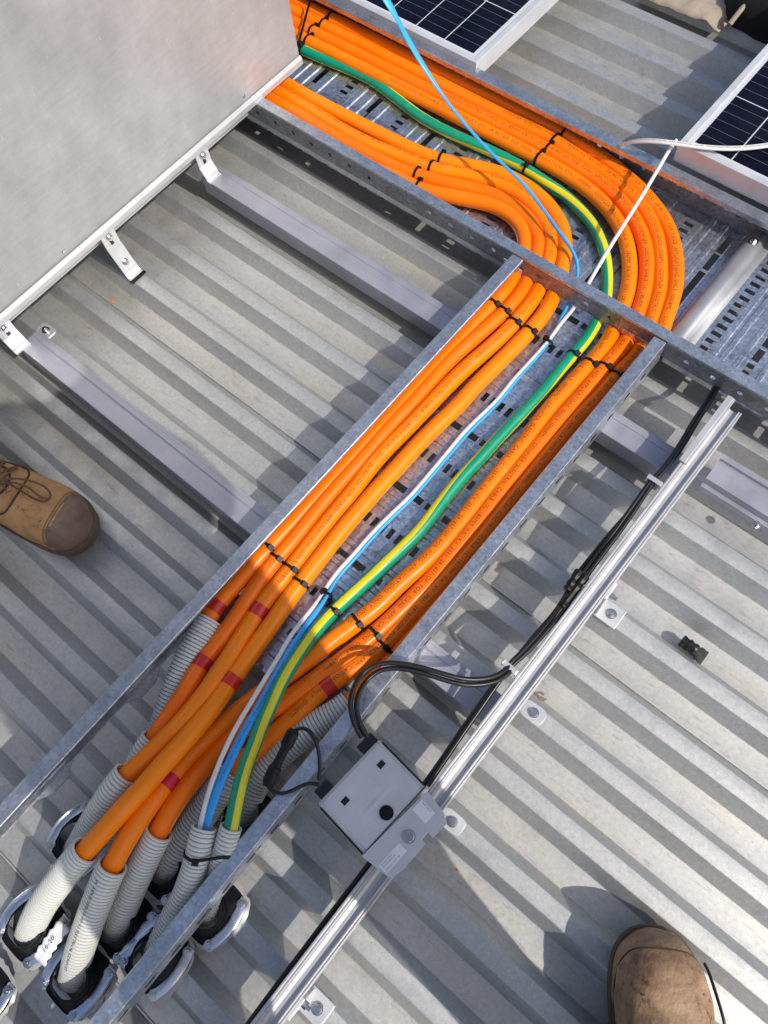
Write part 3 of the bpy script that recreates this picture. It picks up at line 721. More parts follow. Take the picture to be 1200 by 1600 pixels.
# blue cable: hangs down from above, then lies in the tray with the white one
bp = [at(570, -60, .34), at(602, -2, .31), at(615, 18, .295), at(630, 48, .265), at(655, 92, .225), at(690, 147, .185), at(725, 192, .160), at(750, 220, .147), at(782, 253, .136), at(810, 279, .129), at(835, 308, .122), at(860, 343, .116), at(880, 371, .110), at(894, 390, .105), at(902, 408, .097), at(903, 430, .088),
      at(895, 462, .078), at(884, 484, .072), at(873, 504, .070)]
bl = [(860, 531), (835, 562), (811, 589), (781, 626), (763, 645), (733, 675), (708, 704), (673, 745), (643, 780), (612, 809), (578, 845), (548, 880), (541, 886), (517, 919), (509, 935, .078), (490, 962, .083), (464, 1000, .094), (442, 1040, .106), (421, 1076, .112), (401, 1112, .117), (381, 1145, .121), (368, 1172, .124), (355, 1198, .126), (340, 1234, .128), (327, 1270, .127), (320, 1296, .124), (310, 1330, .115)]
path = Path(bp + P3(bl, ZF + 0.0085)); LP['blue'] = path
t = thing('blue_cable', 'bright blue cable hanging in from the top edge and running down the tray', 'cable', path.P[len(path.P) // 2])
la = path.near(at(509, 935, .078)); lb = path.near(at(690, 147, .185)); lc = path.near(at(440, 1040, .106)); l0 = path.near(at(630, 48, .265))
def bra(l): # half width
    if l < l0: return 0.0060
    if l < lb: return 0.0060 - 0.0034 * ((l - l0) / (lb - l0)) ** 1.5
    if l < la: return 0.0027 if l > lb + 0.1 else 0.0024 + 0.0003 * (l - lb) / 0.1
    return min(0.0060, 0.0027 + 0.0036 * (l - la) / max(1e-3, lc - la))
tube(path, bra, 20, rb=lambda l: 0.0030 if l > 0.5 else 0.0019).build('jacket', M['blue'], t, smooth=True, angle=80)
print_on(path, 0.0062, 'ELECTRIC CABLE 2C 2.5MM2 POWER 2021', la + 0.11, path.L[-1] - 0.05, size=0.0038, ang=90, parent=t, m_='ink_dark', rb=0.0030)
l = path.near(at(860, 533, .077)); tie_mesh(path, l, 0.0062, w_=0.0038, ang=120).build('cable_tie', M['tie'], t, bevel=0.0003)
l = path.near(at(507, 930, .077)); tie_mesh(path, l, 0.0066, w_=0.0038, ang=120).build('cable_tie', M['tie'], t, bevel=0.0003)

# white cable that runs beside the blue one, then lifts out over the bends
wp = [at(1057, 219, .150), at(1049, 229, .148), at(1030, 261, .143), at(1010, 295, .138), at(975, 351, .128), at(950, 391, .118), at(923, 437, .106), at(908, 462, .090), at(896, 483, .077), at(877, 504, .073), at(862, 526, .072)]
wl = [(853, 537), (830, 563), (805, 590), (775, 627), (758, 643), (727, 673), (702, 703), (667, 745), (638, 778), (607, 807), (573, 842), (543, 877), (535, 884), (510, 917), (502, 932), (480, 960, .086), (453, 995, .096), (432, 1032, .106), (412, 1064, .114), (392, 1098, .120), (370, 1134, .125), (352, 1170, .129), (340, 1198, .131), (326, 1237, .133), (315, 1280, .131), (311, 1300, .127), (304, 1328, .117)]
path = Path(wp + P3(wl, ZF + 0.0095)); LP['white'] = path
t = thing('white_cable', 'thin white cable stretched over the orange bends, then lying along the blue one', 'cable', path.P[len(path.P) // 2])
tube(path, 0.0030, 16).build('jacket', M['white'], t, smooth=True, angle=80)
print_on(path, 0.0030, 'ELECTRIC  CABLE  2021', 0.03, path.L[-1] - 0.05, size=0.0016, ang=70, parent=t, m_='cell_line', off=0.00015)
path = Path([at(1330, 200, .175), at(1200, 227, .170), at(1150, 232, .167), at(1100, 230, .166), at(1057, 224, .165), at(1020, 220, .160), at(988, 221, .145), at(972, 226, .125), at(960, 228, .09), at(945, 218, .05), at(925, 205, .03)])
t = thing('white_cable', 'twin white cable lying over the corner of the right solar panel', 'cable', path.P[len(path.P) // 2])
b = MB()
for s in (-1, 1):
    p2 = Path([p + path.frame(tt)[0] * s * 0.0021 for p, tt in zip(path.P, path.T)], sm=0); tube(p2, 0.0023, 14, b=b)
b.build('jacket', M['white'], t, smooth=True, angle=80)
print_on(path, 0.0040, 'ELECTRIC CABLE 2X2X0.8 DATA 2021', 0.0, path.L[-1] - 0.15, size=0.0028, ang=90, parent=t, m_='ink_dark', rb=0.0024)

# long tie looped right over the far orange group next to the box corner
b = MB()
pa = Path([at(487, -6, .125), at(482, 10, .112), at(474, 40, .106), at(468, 62, .104), at(463, 76, .095), at(462, 82, .082)], sm=4)
rows = []
for p, tt in zip(pa.P, pa.T):
    l_, u_ = pa.frame(tt); rows.append([p + l_ * 0.0022 - u_ * 0.0005, p + l_ * 0.0022 + u_ * 0.0005, p - l_ * 0.0022 + u_ * 0.0005, p - l_ * 0.0022 - u_ * 0.0005])
b.grid(rows, True); b.box(-0.003, 0.003, -0.003, 0.003, 0, 0.005, M=Matrix.Translation(at(468, 68, .100)))
tag(b.build('cable_tie', M['tie']), 'long black cable tie across the orange cables beside the metal box corner', 'cable tie')

# ------------------------------------------------------------------ corrugated conduits
def conduit(label, pts, R=0.0178, n=28, pr=0.0048, group='grey corrugated conduits bringing cables up through the roof', txt=None):
    path = Path([at(*q) for q in pts], step=pr / 6.0, sm=30); assert pr > 0
    t = thing('corrugated_conduit', label, 'conduit', path.P[-1], group)
    b = MB(); rows = []
    for i, (p, tt) in enumerate(zip(path.P, path.T)):
        ph = i % 6
        rr = R if ph in (0, 1, 2, 5) else R - 0.0002 if ph == 3 else R - 0.0036
        rows.append(ringpts(p, tt, path, rr, rr, n))
    inner = [ringpts(p, tt, path, R - 0.0028, R - 0.0028, n) for p, tt in zip(path.P[:24], path.T[:24])]
    b.grid(inner[::-1] + rows, True)
    b.build('ribbed_tube', M['conduit'], t, smooth=True, angle=50)
    if txt: print_on(path, R, txt, 0.012, path.L[-1] - 0.01, size=0.0055, ang=95, parent=t, m_='ink_dark', off=0.0003)
    return t, path
conduit('conduit highest up beside the left tray rim, holding the leftmost orange cable', [(328, 968, .084), (316, 988, .084), (297, 1022, .082), (283, 1052, .078), (270, 1088, .070), (258, 1122, .060), (246, 1160, .048), (236, 1195, .03)])
conduit('short conduit mostly hidden behind the crossing orange cables at the left', [(240, 1154, .098), (224, 1178, .092), (207, 1215, .078), (190, 1260, .055), (172, 1305, .03)], R=0.0165)
conduit('slim grey conduit at the far left, behind the one nearest the left edge', [(199, 1209, .123), (185, 1226, .118), (160, 1262, .098), (140, 1295, .072), (120, 1330, .035)])
c2 = conduit('pale conduit at the lower left, the nearest to the left edge of the photo', [(134, 1328, .131), (120, 1343, .124), (98, 1370, .106), (72, 1405, .082), (55, 1435, .055), (45, 1460, .025)])
c3 = conduit('pale conduit with printed lettering, standing lowest in the photo', [(176, 1352, .126), (168, 1368, .120), (155, 1400, .104), (138, 1445, .082), (123, 1490, .055), (113, 1530, .025)], txt='W AS/NZS 2053 10 HD 32 ELECTRICAL CONDUIT')
conduit('conduit with an orange cable between the printed one and the blue cable one', [(249, 1299, .114), (241, 1314, .108), (226, 1345, .092), (208, 1385, .070), (192, 1425, .045), (180, 1455, .022)], R=0.0172)
conduit('fat conduit running under the blue and white cables behind the joined pair', [(364, 1203, .087), (350, 1222, .082), (325, 1258, .070), (298, 1298, .055), (275, 1335, .038), (262, 1360, .022)], R=0.0195)
c6, p6 = conduit('conduit holding the blue and white cables, tied to its smaller neighbour', [(319, 1293, .125), (314, 1312, .122), (305, 1350, .110), (288, 1398, .090), (266, 1440, .066), (247, 1480, .042), (238, 1510, .022)], R=0.0150)
c7, p7 = conduit('short conduit holding the green and yellow cable, tied to its neighbour', [(361, 1292, .126), (355, 1312, .120), (345, 1345, .104), (335, 1380, .078), (326, 1415, .045), (322, 1435, .022)], R=0.0132)
conduit('conduit slanting beneath the black plug connector, holding the rightmost orange cable', [(546, 1100, .080), (530, 1112, .080), (500, 1130, .078), (465, 1155, .074), (432, 1182, .068), (405, 1215, .058), (385, 1255, .042), (375, 1285, .022)], R=0.0185)
# tie joining two conduits
l = p6.near(at(307, 1335, .115)); pa, _ = p6.at(l); pb, _ = p7.at(p7.near(at(350, 1330, .112)))
b = MB(); ax = (pb - pa); dz = p6.at(l)[1]; e1 = (ax - dz * ax.dot(dz)).normalized(); e2 = dz.cross(e1); n = 40; rows = [[], [], [], []]
for i in range(n):
    a = 2 * math.pi * i / n; c, s = math.cos(a), math.sin(a)
    cen = pa if c < 0 else pb; r_ = 0.0152 if c < 0 else 0.0136
    for q, (du, rr) in enumerate(((-0.0019, 0.0), (-0.0019, 0.0014), (0.0019, 0.0014), (0.0019, 0.0))):
        rows[q].append(cen + e1 * c * (r_ + rr) + e2 * s * (r_ + rr) + dz * du)
b.grid(rows + [rows[0]], True)
Mx = Matrix((dz, e1, e2 if e2.z > 0 else -e2)).transposed().to_4x4(); Mx.translation = pa + (e2 if e2.z > 0 else -e2) * 0.0150
b.box(-0.0035, 0.0035, -0.004, 0.004, 0, 0.005, M=Mx)
tag(b.build('cable_tie', M['tie'], bevel=0.0004), 'black cable tie joining the blue cable conduit and the green cable conduit', 'cable tie')

# ------------------------------------------------------------------ roof penetration boots (rubber with bent metal strips)
def penetration(label, px, py, sx=0.033, sy=0.033, tube_r=0.021, top=0.020, tilt=None):
    c = at(px, py, 0.034); t = thing('pipe_flashing', label, 'pipe flashing', (c.x, c.y, RIB), 'rubber pipe flashings with bent metal strips')
    b = MB(); n = 40; rows = []
    K = [(1.16, 0.000), (1.16, 0.005), (1.0, 0.006), (0.96, 0.0085), (0.84, 0.0100), (0.76, 0.0150), (0.68, 0.0158), (0.64, 0.0215), (0.58, 0.0225), (0.55, 0.0280), (0.48, 0.0290)]
    for f, z in K:
        row = []
        for i in range(n):
            a = 2 * math.pi * i / n; cs, sn = math.cos(a), math.sin(a); e = 6 * f
            if f > 0.9: e = 3.2
            elif f > 0.7: e = 3
            else: e = 2
            hx, hy = (sx * f, sy * f) if f > 0.7 else (tube_r * (1 + (f - 0.5) * 1.6),) * 2
            rr = 1 / (abs(cs / hx) ** e + abs(sn / hy) ** e) ** (1 / e)
            x, y = c.x + cs * rr, c.y + sn * rr
            # rubber drapes down a little into the pan on either side of the rib
            drop = 0.006 * max(0, abs(sn) * f - 0.5)
            row.append((x, y, RIB + z - drop))
        rows.append(row)
    b.grid(rows, True); b.build('rubber_boot', M['rubber'], t, smooth=True, angle=50)
    for sg in (-1, 1):
        b = MB(); rows = []; x0 = c.x + sg * (sx - 0.003)
        for i in range(21):
            u = -1 + i / 10; y = c.y + u * (sy + 0.002); bow = sg * 0.0075 * (1 - u * u) - sg * 0.004
            z = RIB + 0.0085 + 0.0055 * math.cos(u * math.pi / 2) - 0.004 * max(0, abs(u) - 0.8) * 5 * 0.5
            X_ = x0 + bow; rows.append([(X_ - 0.0060, y, z - 0.0006), (X_ - 0.0050, y, z), (X_ + 0.0050, y, z), (X_ + 0.0060, y, z - 0.0006), (X_ + 0.0060, y, z - 0.0028), (X_ - 0.0060, y, z - 0.0028)])
        b.grid(rows, True); b.face(rows[0]); b.face(rows[-1]); st = b.build('metal_strip', M['strip'], t, smooth=True)
        for e in (-1, 1):
            s = screw_mesh(0.0038, 0.003, 0.0062); s.v = [(v[0] + x0 - sg * 0.003, v[1] + c.y + e * (sy - 0.004), v[2] + RIB + 0.0078) for v in s.v]; s.build('screw', M['steel'], st, bevel=0.0003)
    # squeezed-out sealant
    b = MB(); random.seed(int(px)); n = 48; r0 = []; r1 = []
    for i in range(n):
        a = 2 * math.pi * i / n; cs, sn = math.cos(a), math.sin(a)
        rr = 1 / (abs(cs / (sx * 1.16 + 0.003)) ** 3.2 + abs(sn / (sy * 1.16 + 0.003)) ** 3.2) ** (1 / 3.2)
        j = random.uniform(-0.002, 0.003)
        r0.append((c.x + cs * (rr + j), c.y + sn * (rr + j), RIB + 0.0006)); r1.append((c.x + cs * (rr - 0.004), c.y + sn * (rr - 0.004), RIB + 0.0032))
    b.grid([r0, r1], True); b.build('sealant_bead', M['silicone'], t, smooth=True)
    return t
penetration('rubber flashing round the foot of the pale conduit nearest the left edge', 50, 1447)
penetration('rubber flashing round the foot of the lowest printed conduit', 120, 1527)
c = at(82, 1473, .046); d = (at(95, 1453, .046) - at(68, 1492, .046)).normalized(); e = Vector((-d.y, d.x, 0)); t = thing('paper_wrapper', 'crumpled white printed wrapper stuck between the two lowest left conduits', 'wrapper', c)
b = MB(); rows = []
for i in range(15):
    u = (i / 14 - .5) * 0.048; row = []
    for j in range(9):
        v = (j / 8 - .5) * 0.019 * (1 + 0.15 * math.sin(i * 2.1))
        row.append(c + d * u + e * v + Vector((0, 0, 0.006 * math.cos(u * 55) + 0.0022 * noise.noise(Vector((u * 110, v * 110, 3))) * (0.3 + abs(u) * 50))))
    rows.append(row)
b.grid(rows); b.build('wrapper_sheet', M['label'], t, smooth=True, solid=0.0003)
V, F = glyphs('16-20', 0.0075); b = MB(); b.v = [tuple(c + d * (v.x - 0.011) + e * (v.y - 0.002) + Vector((0, 0, 0.0085))) for v in V]; b.f = list(F); b.m = [0] * len(F); b.build('printed_text', M['ink_dark'], t)
penetration('rubber flashing at the foot of the slim grey conduit at the far left', 127, 1312, top=.02)
penetration('rubber flashing of the conduit between the printed one and the blue cable one', 188, 1440)
penetration('rubber flashing under the right tray rim, at the foot of the blue cable conduit', 243, 1495)
penetration('rubber flashing right of the tray rim, at the foot of the green cable conduit', 328, 1420)
penetration('shaded rubber flashing at the foot of the fat conduit behind the joined pair', 262, 1352)
penetration('empty rubber flashing cut off by the lower left corner of the photo', -38, 1555)
penetration('rubber flashing below the black connector, at the foot of the slanting conduit', 385, 1268, sx=0.030, sy=0.028)

# ------------------------------------------------------------------ optimiser module on the rail
ZO = 0.138
oc = at(582, 1245, ZO); ang = math.radians(-6.0)
ou = (at(592, 1155, ZO) - at(497, 1255, ZO)); ang = math.atan2(ou.y, ou.x)       # long side direction
op = thing('power_optimiser', 'flat grey metal module box with two stickers, clamped to the long rail', 'electronics box', (oc.x, oc.y, ZO - 0.03), rotz=ang)
Mo = Matrix.Translation((oc.x, oc.y, 0)) @ Matrix.Rotation(ang, 4, 'Z'); Mi = Mo.inverted()
def lo(px, py, z=ZO): q = Mi @ at(px, py, z); return q.x, q.y
a0 = lo(497, 1255); a1 = lo(592, 1155); a2 = lo(665, 1232); a3 = lo(568, 1335)
ux0, ux1 = (a0[0] + a3[0]) / 2, (a1[0] + a2[0]) / 2; vy1, vy0 = (a0[1] + a1[1]) / 2, (a2[1] + a3[1]) / 2
def obox(name, x0, x1, y0, y1, z0, z1, m_, bevel=0.0008, parent=op):
    b = MB(); b.box(x0, x1, y0, y1, z0, z1, M=Mo); return b.build(name, M[m_], parent, bevel=bevel)
obox('casing', ux0 + 0.004, ux1 - 0.004, vy0 + 0.001, vy1 - 0.006, ZO - 0.026, ZO - 0.0015, 'black', 0.002)
# sheet metal lid with folded edges, slots for the latches and a raised fold line
b = MB()
xs = [ux0, ux0 + 0.002, ux0 + 0.0035, ux0 + 0.006, ux1 - 0.006, ux1 - 0.0035, ux1 - 0.002, ux1]
zs = [-0.004, -0.0005, -0.002, 0, 0, -0.002, -0.0005, -0.004]
ys = [vy0 - 0.0, vy0 + 0.006, vy0 + 0.010, vy1 - 0.004, vy1]
zy = [0, 0, 0, 0, -0.0035]
b.grid([[Mo @ Vector((x, y, ZO + zx + zyy)) for x, zx in zip(xs, zs)] for y, zyy in zip(ys, zy)])
lid = b.build('lid', M['opt'], op, solid=0.0012, bevel=0.0003)
ym = vy0 + 0.030
b = MB(); rows = []
for i in range(13):
    x = ux0 + 0.022 + i * 0.0035 * 1.25; h = 0.0012 * math.sin(math.pi * i / 12)
    rows.append([Mo @ Vector((x, ym + dy, ZO + 0.0006 + (h if dy == 0 else 0))) for dy in (-0.0035, 0, 0.0035)])
b.grid(rows); b.build('pressed_rib', M['opt'], op, smooth=True)
b = MB()
for i in range(2): b.box(ux0 - 0.0005, ux1 + 0.0005, vy0 - 0.0005 + 0 * i, vy0 + 0.0018, ZO - 0.0005, ZO + 0.0016, M=Mo)
b.build('fold_line', M['opt'], op, bevel=0.0006)
for px, py in ((540, 1252), (596, 1195)):
    x, y = lo(px, py); e = obox('latch_window', x - 0.0045, x + 0.0045, y - 0.0035, y + 0.0040, ZO + 0.0006, ZO + 0.0009, 'black', 0.0002)
    obox('latch_tab', x - 0.0045, x + 0.0045, y - 0.0075, y - 0.0030, ZO + 0.0008, ZO + 0.0014, 'alu', 0.0002)
x, y = lo(604, 1270); b = MB(); b.cyl(Mo @ Vector((x, y, ZO + 0.0005)), (0, 0, 1), 0.0083, 0.0012, 32); b.cyl(Mo @ Vector((x, y, ZO + 0.0017)), (0, 0, 1), 0.0055, 0.0012, 32, r2=0.0045); b.build('vent_plug', M['rubber'], op, smooth=True)
# black side edges
for xx in (ux0 - 0.0022, ux1 + 0.0002):
    obox('edge_trim', xx, xx + 0.002, vy0 + 0.001, vy1 - 0.005, ZO - 0.022, ZO - 0.002, 'black', 0.0005)
# mounting flange below the fold, clamped on the rail
fl = [lo(565, 1338), lo(612, 1374), lo(632, 1356), lo(650, 1336), lo(665, 1318), lo(660, 1312), lo(655, 1316), lo(668, 1300), lo(676, 1310), lo(697, 1288), lo(694, 1270), lo(667, 1236)]
b = MB(); q = [Mo @ Vector((x, y, ZO + 0.001)) for x, y in fl]; b.face(q); b.build('mounting_flange', M['opt'], op, solid=0.002, bevel=0.0004)
x, y = lo(639, 1307); s = screw_mesh(0.0042, 0.0045, 0.0078)
s.v = [tuple(Mo @ Vector((v[0] + x, v[1] + y, v[2] + ZO + 0.002))) for v in s.v]; s.build('bolt', M['steel'], op, bevel=0.0004)
x, y = lo(655, 1313); s = MB(); s.cyl(Mo @ Vector((x + 0.003, y - 0.004, ZO - 0.004)), (1, 0.1, 0), 0.0022, 0.016, 12); s.build('clamp_pin', M['steel'], op)
def sticker(name, cx, cy, hw, hh, rot, lines, parent=op):
    x, y = lo(cx, cy); Ms = Mo @ Matrix.Translation((x, y, ZO + 0.0022)) @ Matrix.Rotation(rot, 4, 'Z')
    b = MB(); b.box(-hw, hw, -hh, hh, 0, 0.00025, M=Ms); st = b.build(name, M['label'], parent, bevel=0.0002)
    b = MB()
    for (tx, ty, s_, size) in lines:
        V, F = glyphs(s_ + '\u200a' * 0, 0.01); n = len(b.v)
        k = size / 0.01
        b.v += [tuple(Ms @ Vector((tx + v.x * k, ty + v.y * k, 0.00045))) for v in V]; b.f += [tuple(n + i for i in f) for f in F]; b.m += [0] * len(F)
    b.build('printed_text', M['ink_dark'], st)
_txt.clear()
sticker('sticker', 662, 1268, 0.0105, 0.0080, math.radians(90), [(-0.0065, -0.0068, 'SJ 2621-0743', 0.0024)])
sticker('sticker', 614, 1341, 0.0165, 0.0062, math.radians(0), [(-0.0145, 0.0030, 'SJ 2621-07431', 0.0026), (-0.0145, 0.0000, 'SN 07428B9C-6F', 0.0024), (-0.0145, -0.0042, 'MODULE  OUT  IN', 0.0024)])
_txt.clear()
# cable ports
for px, py, w_ in ((572, 1160, 0.012), (505, 1232, 0.010)):
    x, y = lo(px, py, ZO - 0.006)
    y = vy1 + 0.004
    obox('cable_port', x - w_, x + w_, y - 0.012, y + 0.010, ZO - 0.020, ZO - 0.004, 'black', 0.0015)

def black_cable(label, groups, r=0.0030, name='black_cable', extra=None, cat='cable'):
    t = None; b = MB(); first = None
    for pts in groups:
        path = Path([at(*q) for q in pts], step=0.003, sm=10); first = first or path
        tube(path, r, 14, b=b)
    t = thing(name, label, cat, first.P[len(first.P) // 2]); b.build('jacket', M['black'], t, smooth=True, angle=80)
    return t, first
# bundle along the rail
bt1, pth = black_cable('bundle of black cables with plugs running along the left side of the long rail', [
    [(1126, 600, .080), (1112, 624, .100), (1092, 655, .104), (1065, 700, .108), (1040, 733, .112), (1022, 752, .113), (1000, 785, .112), (972, 826, .110), (945, 862, .108), (922, 893, .106), (900, 925, .106), (880, 955, .108), (855, 985, .110), (825, 1018, .113), (797, 1043, .116), (775, 1072, .112), (750, 1108, .108), (722, 1148, .106), (695, 1188, .106), (668, 1228, .108)],
    [(1119, 600, .080), (1105, 626, .097), (1084, 657, .101), (1057, 702, .106), (1032, 736, .112), (1016, 752, .113), (994, 783, .112), (966, 822, .108), (940, 858, .104), (915, 890, .102), (893, 922, .102), (872, 952, .104), (848, 983, .108), (820, 1014, .112), (793, 1041, .116), (770, 1072, .110), (744, 1108, .105), (716, 1148, .102), (689, 1188, .102), (662, 1226, .104)],
    [(1022, 755, .110), (990, 792, .104), (958, 828, .098), (925, 868, .095), (902, 898, .095), (884, 930, .097), (868, 955, .101), (845, 982, .106), (815, 1018, .112), (797, 1043, .114)]])
for px, py in ((1022, 751), (797, 1042)):
    c = at(px, py, .117); l = pth.near(c); p, tt = pth.at(l); lf, up = pth.frame(tt); Mx = Matrix((lf, tt, up)).transposed().to_4x4(); Mx.translation = p - lf * -0.001
    b = MB(); b.box(-0.011, 0.009, -0.0035, 0.0035, 0.0045, 0.0060, M=Mx); b.box(-0.012, -0.0105, -0.0035, 0.0035, -0.006, 0.0060, M=Mx); b.box(0.0085, 0.010, -0.0035, 0.0035, -0.004, 0.0060, M=Mx)
    b.build('metal_clip', M['alu'], bt1, bevel=0.0004)
for (p0, p1) in (((915, 900), (878, 948)), ((905, 893), (886, 922))):
    pa = Path([at(*p0, .106), at((p0[0] + p1[0]) / 2, (p0[1] + p1[1]) / 2, .107), at(*p1, .106)], step=0.003, sm=2)
    L = pa.L[-1]; tube(pa, lambda l: 0.0062 if (l < 0.010 or 0.016 < l < 0.022 or l > L - 0.006) else 0.0048, 8).build('plug_connector', M['tie'], bt1, smooth=True, angle=40)
t, _ = black_cable('pair of black cables looping over the tray rim into the grey module box', [
    [(797, 1040, .118), (780, 1054, .126), (755, 1061, .134), (725, 1061, .141), (690, 1052, .147), (655, 1042, .150), (620, 1036, .152), (592, 1037, .153), (568, 1050, .152), (552, 1075, .150), (547, 1102, .146), (553, 1130, .141), (565, 1152, .133)],
    [(800, 1047, .118), (783, 1061, .124), (757, 1069, .131), (725, 1070, .137), (690, 1061, .142), (655, 1050, .146), (622, 1044, .148), (597, 1046, .149), (576, 1059, .148), (561, 1082, .147), (556, 1105, .143), (563, 1132, .139), (574, 1152, .132)]], r=0.0031)
t, _ = black_cable('thin black lead curling from the module box to a thick plug over the conduit', [
    [(498, 1218, .132), (500, 1195, .136), (496, 1165, .142), (488, 1145, .146), (475, 1136, .147), (462, 1138, .146), (455, 1146, .144)],
    [(498, 1226, .130), (485, 1222, .131), (470, 1228, .132), (452, 1238, .134), (435, 1241, .135), (420, 1234, .136), (416, 1222, .137)]], r=0.0023)
pa = Path([at(460, 1140, .145), at(445, 1170, .143), at(430, 1200, .140), at(418, 1228, .137)], step=0.002, sm=3); L = pa.L[-1]
def pl(l):
    f = l / L
    return 0.0062 if f < 0.05 else 0.0078 if f < 0.30 else 0.0064 if f < 0.34 else 0.0055 if f < 0.60 else 0.0062 if f < 0.66 else 0.0082 if f < 0.95 else 0.0065
tube(pa, pl, 18).build('plug_connector', M['tie'], t, smooth=True, angle=35)
black_cable('black cable along the left edge of the long rail below the module box', [[(592, 1330, .085), (560, 1372, .080), (520, 1424, .078), (480, 1477, .077), (440, 1530, .077), (400, 1584, .077), (370, 1625, .077)]], r=0.0034)

# ------------------------------------------------------------------ big galvanised box and its support
bx = thing('equipment_box', 'large weathered galvanised sheet metal box filling the upper left corner', 'metal box', (-1.3, 0.3, 0.12))
XB, YB0, YB2, ZB = -1.004, -0.75, 0.862, 0.122
b = MB(); b.box(XB - 0.55, XB, YB0, YB2, ZB + 0.001, 1.0); b.build('sheet_casing', M['sheet'], bx, bevel=0.003)
b = MB(); b.prism([(XB - 0.01, ZB - 0.006), (XB - 0.01, ZB - 0.001), (XB + 0.0005, ZB - 0.001), (XB + 0.0035, ZB + 0.001), (XB + 0.0045, ZB + 0.008), (XB + 0.0025, ZB + 0.0125), (XB + 0.0065, ZB + 0.006), (XB + 0.0065, ZB - 0.003), (XB + 0.002, ZB - 0.006)], lambda u, v, q: Vector((u, q, v)), YB0, YB2 - 0.001)
b.build('folded_lip', M['alu_y'], bx, smooth=True, angle=30)
for yy in (0.72, 0.30, -0.12):
    b = MB(); b.cyl((XB, yy, ZB + 0.022), (1, 0, 0), 0.0032, 0.0016, 16, r2=0.0022); b.build('rivet', M['steel'], bx, smooth=True)
t = thing('box_rail', 'aluminium rail running beneath the lower edge of the big metal box', 'metal rail', (-1.03, 0.3, 0.07))
P = [(-1.050, 0.085), (-1.050, 0.114), (-1.024, 0.114), (-1.023, 0.111), (-1.017, 0.111), (-1.016, 0.106), (-1.020, 0.105), (-1.026, 0.104), (-1.026, 0.085)]
b = MB(); b.prism(P, lambda u, v, q: Vector((u, q, v)), -0.5, 0.735); b.build('extrusion', M['alu_y'], t, bevel=0.0003)
def lfoot(label, y, zb, out):
    """angled aluminium bracket on the box rail: upright with slot and bolt, angled leg, foot"""
    t = thing('angle_bracket', label, 'mounting bracket', (XB, y, zb), 'aluminium brackets under the edge of the big metal box')
    w_ = 0.0145; x = -1.0055
    pr_ = [(x, 0.1155), (x, 0.086), (x + out * 0.75, zb + 0.0085), (x + out, zb + 0.0015), (x + out + 0.006, zb + 0.0020)]
    b = MB(); rows = []
    for u, v in pr_: rows.append([(u, y - w_, v), (u, y + w_, v)])
    b.grid(rows); b.build('bent_strip', M['alu'], t, solid=0.0034, bevel=0.0005)
    b = MB(); b.box(x + 0.0018, x + 0.0024, y - 0.0030, y + 0.0030, 0.089, 0.104); b.build('slot', M['black'], t)
    s = screw_mesh(0.0042, 0.004, 0.0065); Mx = Matrix.Translation((x + 0.0026, y, 0.106)) @ Matrix.Rotation(math.radians(90), 4, 'Y')
    s.v = [tuple(Mx @ Vector(v)) for v in s.v]; s.build('bolt', M['steel'], t, bevel=0.0004)
    return t
t = lfoot('bent aluminium bracket fixed straight to a roof rib at the middle of the box edge', 0.379, RIB, 0.024)
s = screw_mesh(0.0045, 0.004, 0.008); Mx = Matrix.Translation((-0.9935, 0.379, RIB + 0.0265)) @ Matrix.Rotation(math.radians(70), 4, 'Y'); s.v = [tuple(Mx @ Vector(v)) for v in s.v]; s.build('bolt', M['steel'], t, bevel=0.0004)
b = MB(); b.box(-0.9755, -0.9695, 0.363, 0.395, RIB + 0.0004, RIB + 0.003); b.build('rubber_pad', M['rubber'], t)
lfoot('bent aluminium bracket at the end of the upper batten, under the box edge', 0.602, 0.0608, 0.012)
lfoot('bent aluminium bracket at the end of the lower batten, at the left edge', 0.150, 0.0608, 0.012)

# ------------------------------------------------------------------ solar panels
def panel(label, x0, x1, y0, y1, zt=0.200, cellw=0.158, ph=(0, 0)):
    t = thing('solar_panel', label, 'solar panel', ((x0 + x1) / 2, (y0 + y1) / 2, zt - 0.035), 'framed solar panels beyond the tray')
    f = 0.011
    b = MB()
    for (a, c, d, e) in ((x0, x1, y0, y0 + f), (x0, x1, y1 - f, y1), (x0, x0 + f, y0 + f, y1 - f), (x1 - f, x1, y0 + f, y1 - f)):
        b.box(a, c, d, e, zt - 0.034, zt)
    b.build('frame', M['frame'], t, bevel=0.0008)
    b = MB(); b.box(x0 + f, x1 - f, y0 + f, y1 - f, zt - 0.006, zt - 0.003); b.build('backing_sheet', M['cell_line'], t)
    b = MB(); l = MB(); m0 = 0.008; cx_, cy_ = 0.0650, 0.124
    nx = int((x1 - x0) / cx_) + 1; ny = int((y1 - y0) / cy_) + 1
    for i in range(min(nx, 14)):
        for j in range(min(ny, 9)):
            c0 = x1 - f - m0 - (i + 1) * cx_ if ph[0] < 0 else x0 + f + m0 + i * cx_
            c1 = c0 + cx_ - 0.0022; d0 = y0 + f + m0 + j * cy_; d1 = d0 + cy_ - 0.0022
            if c0 < x0 + f or c1 > x1 - f or d1 > y1 - f: continue
            b.box(c0, c1, d0, d1, zt - 0.0030, zt - 0.0026)
            for k in range(1, 6):
                yy = d0 + cy_ * k / 6
                b.box(c0, c1, yy, yy + 0.0005, zt - 0.0026, zt - 0.0024, 1)
    b.box(x0 + f + 0.001, x1 - f - 0.001, y0 + f + 0.001, y1 - f - 0.001, zt - 0.0050, zt - 0.0029, 2); b.build('cells', [M['cell'], M['bus'], M['cell_line']], t)
    return t
panel('solar panel at the top edge, behind the hanging blue cable', -1.65, -0.733, 1.0255, 2.3, 0.132, 0.105, (-1, 0))
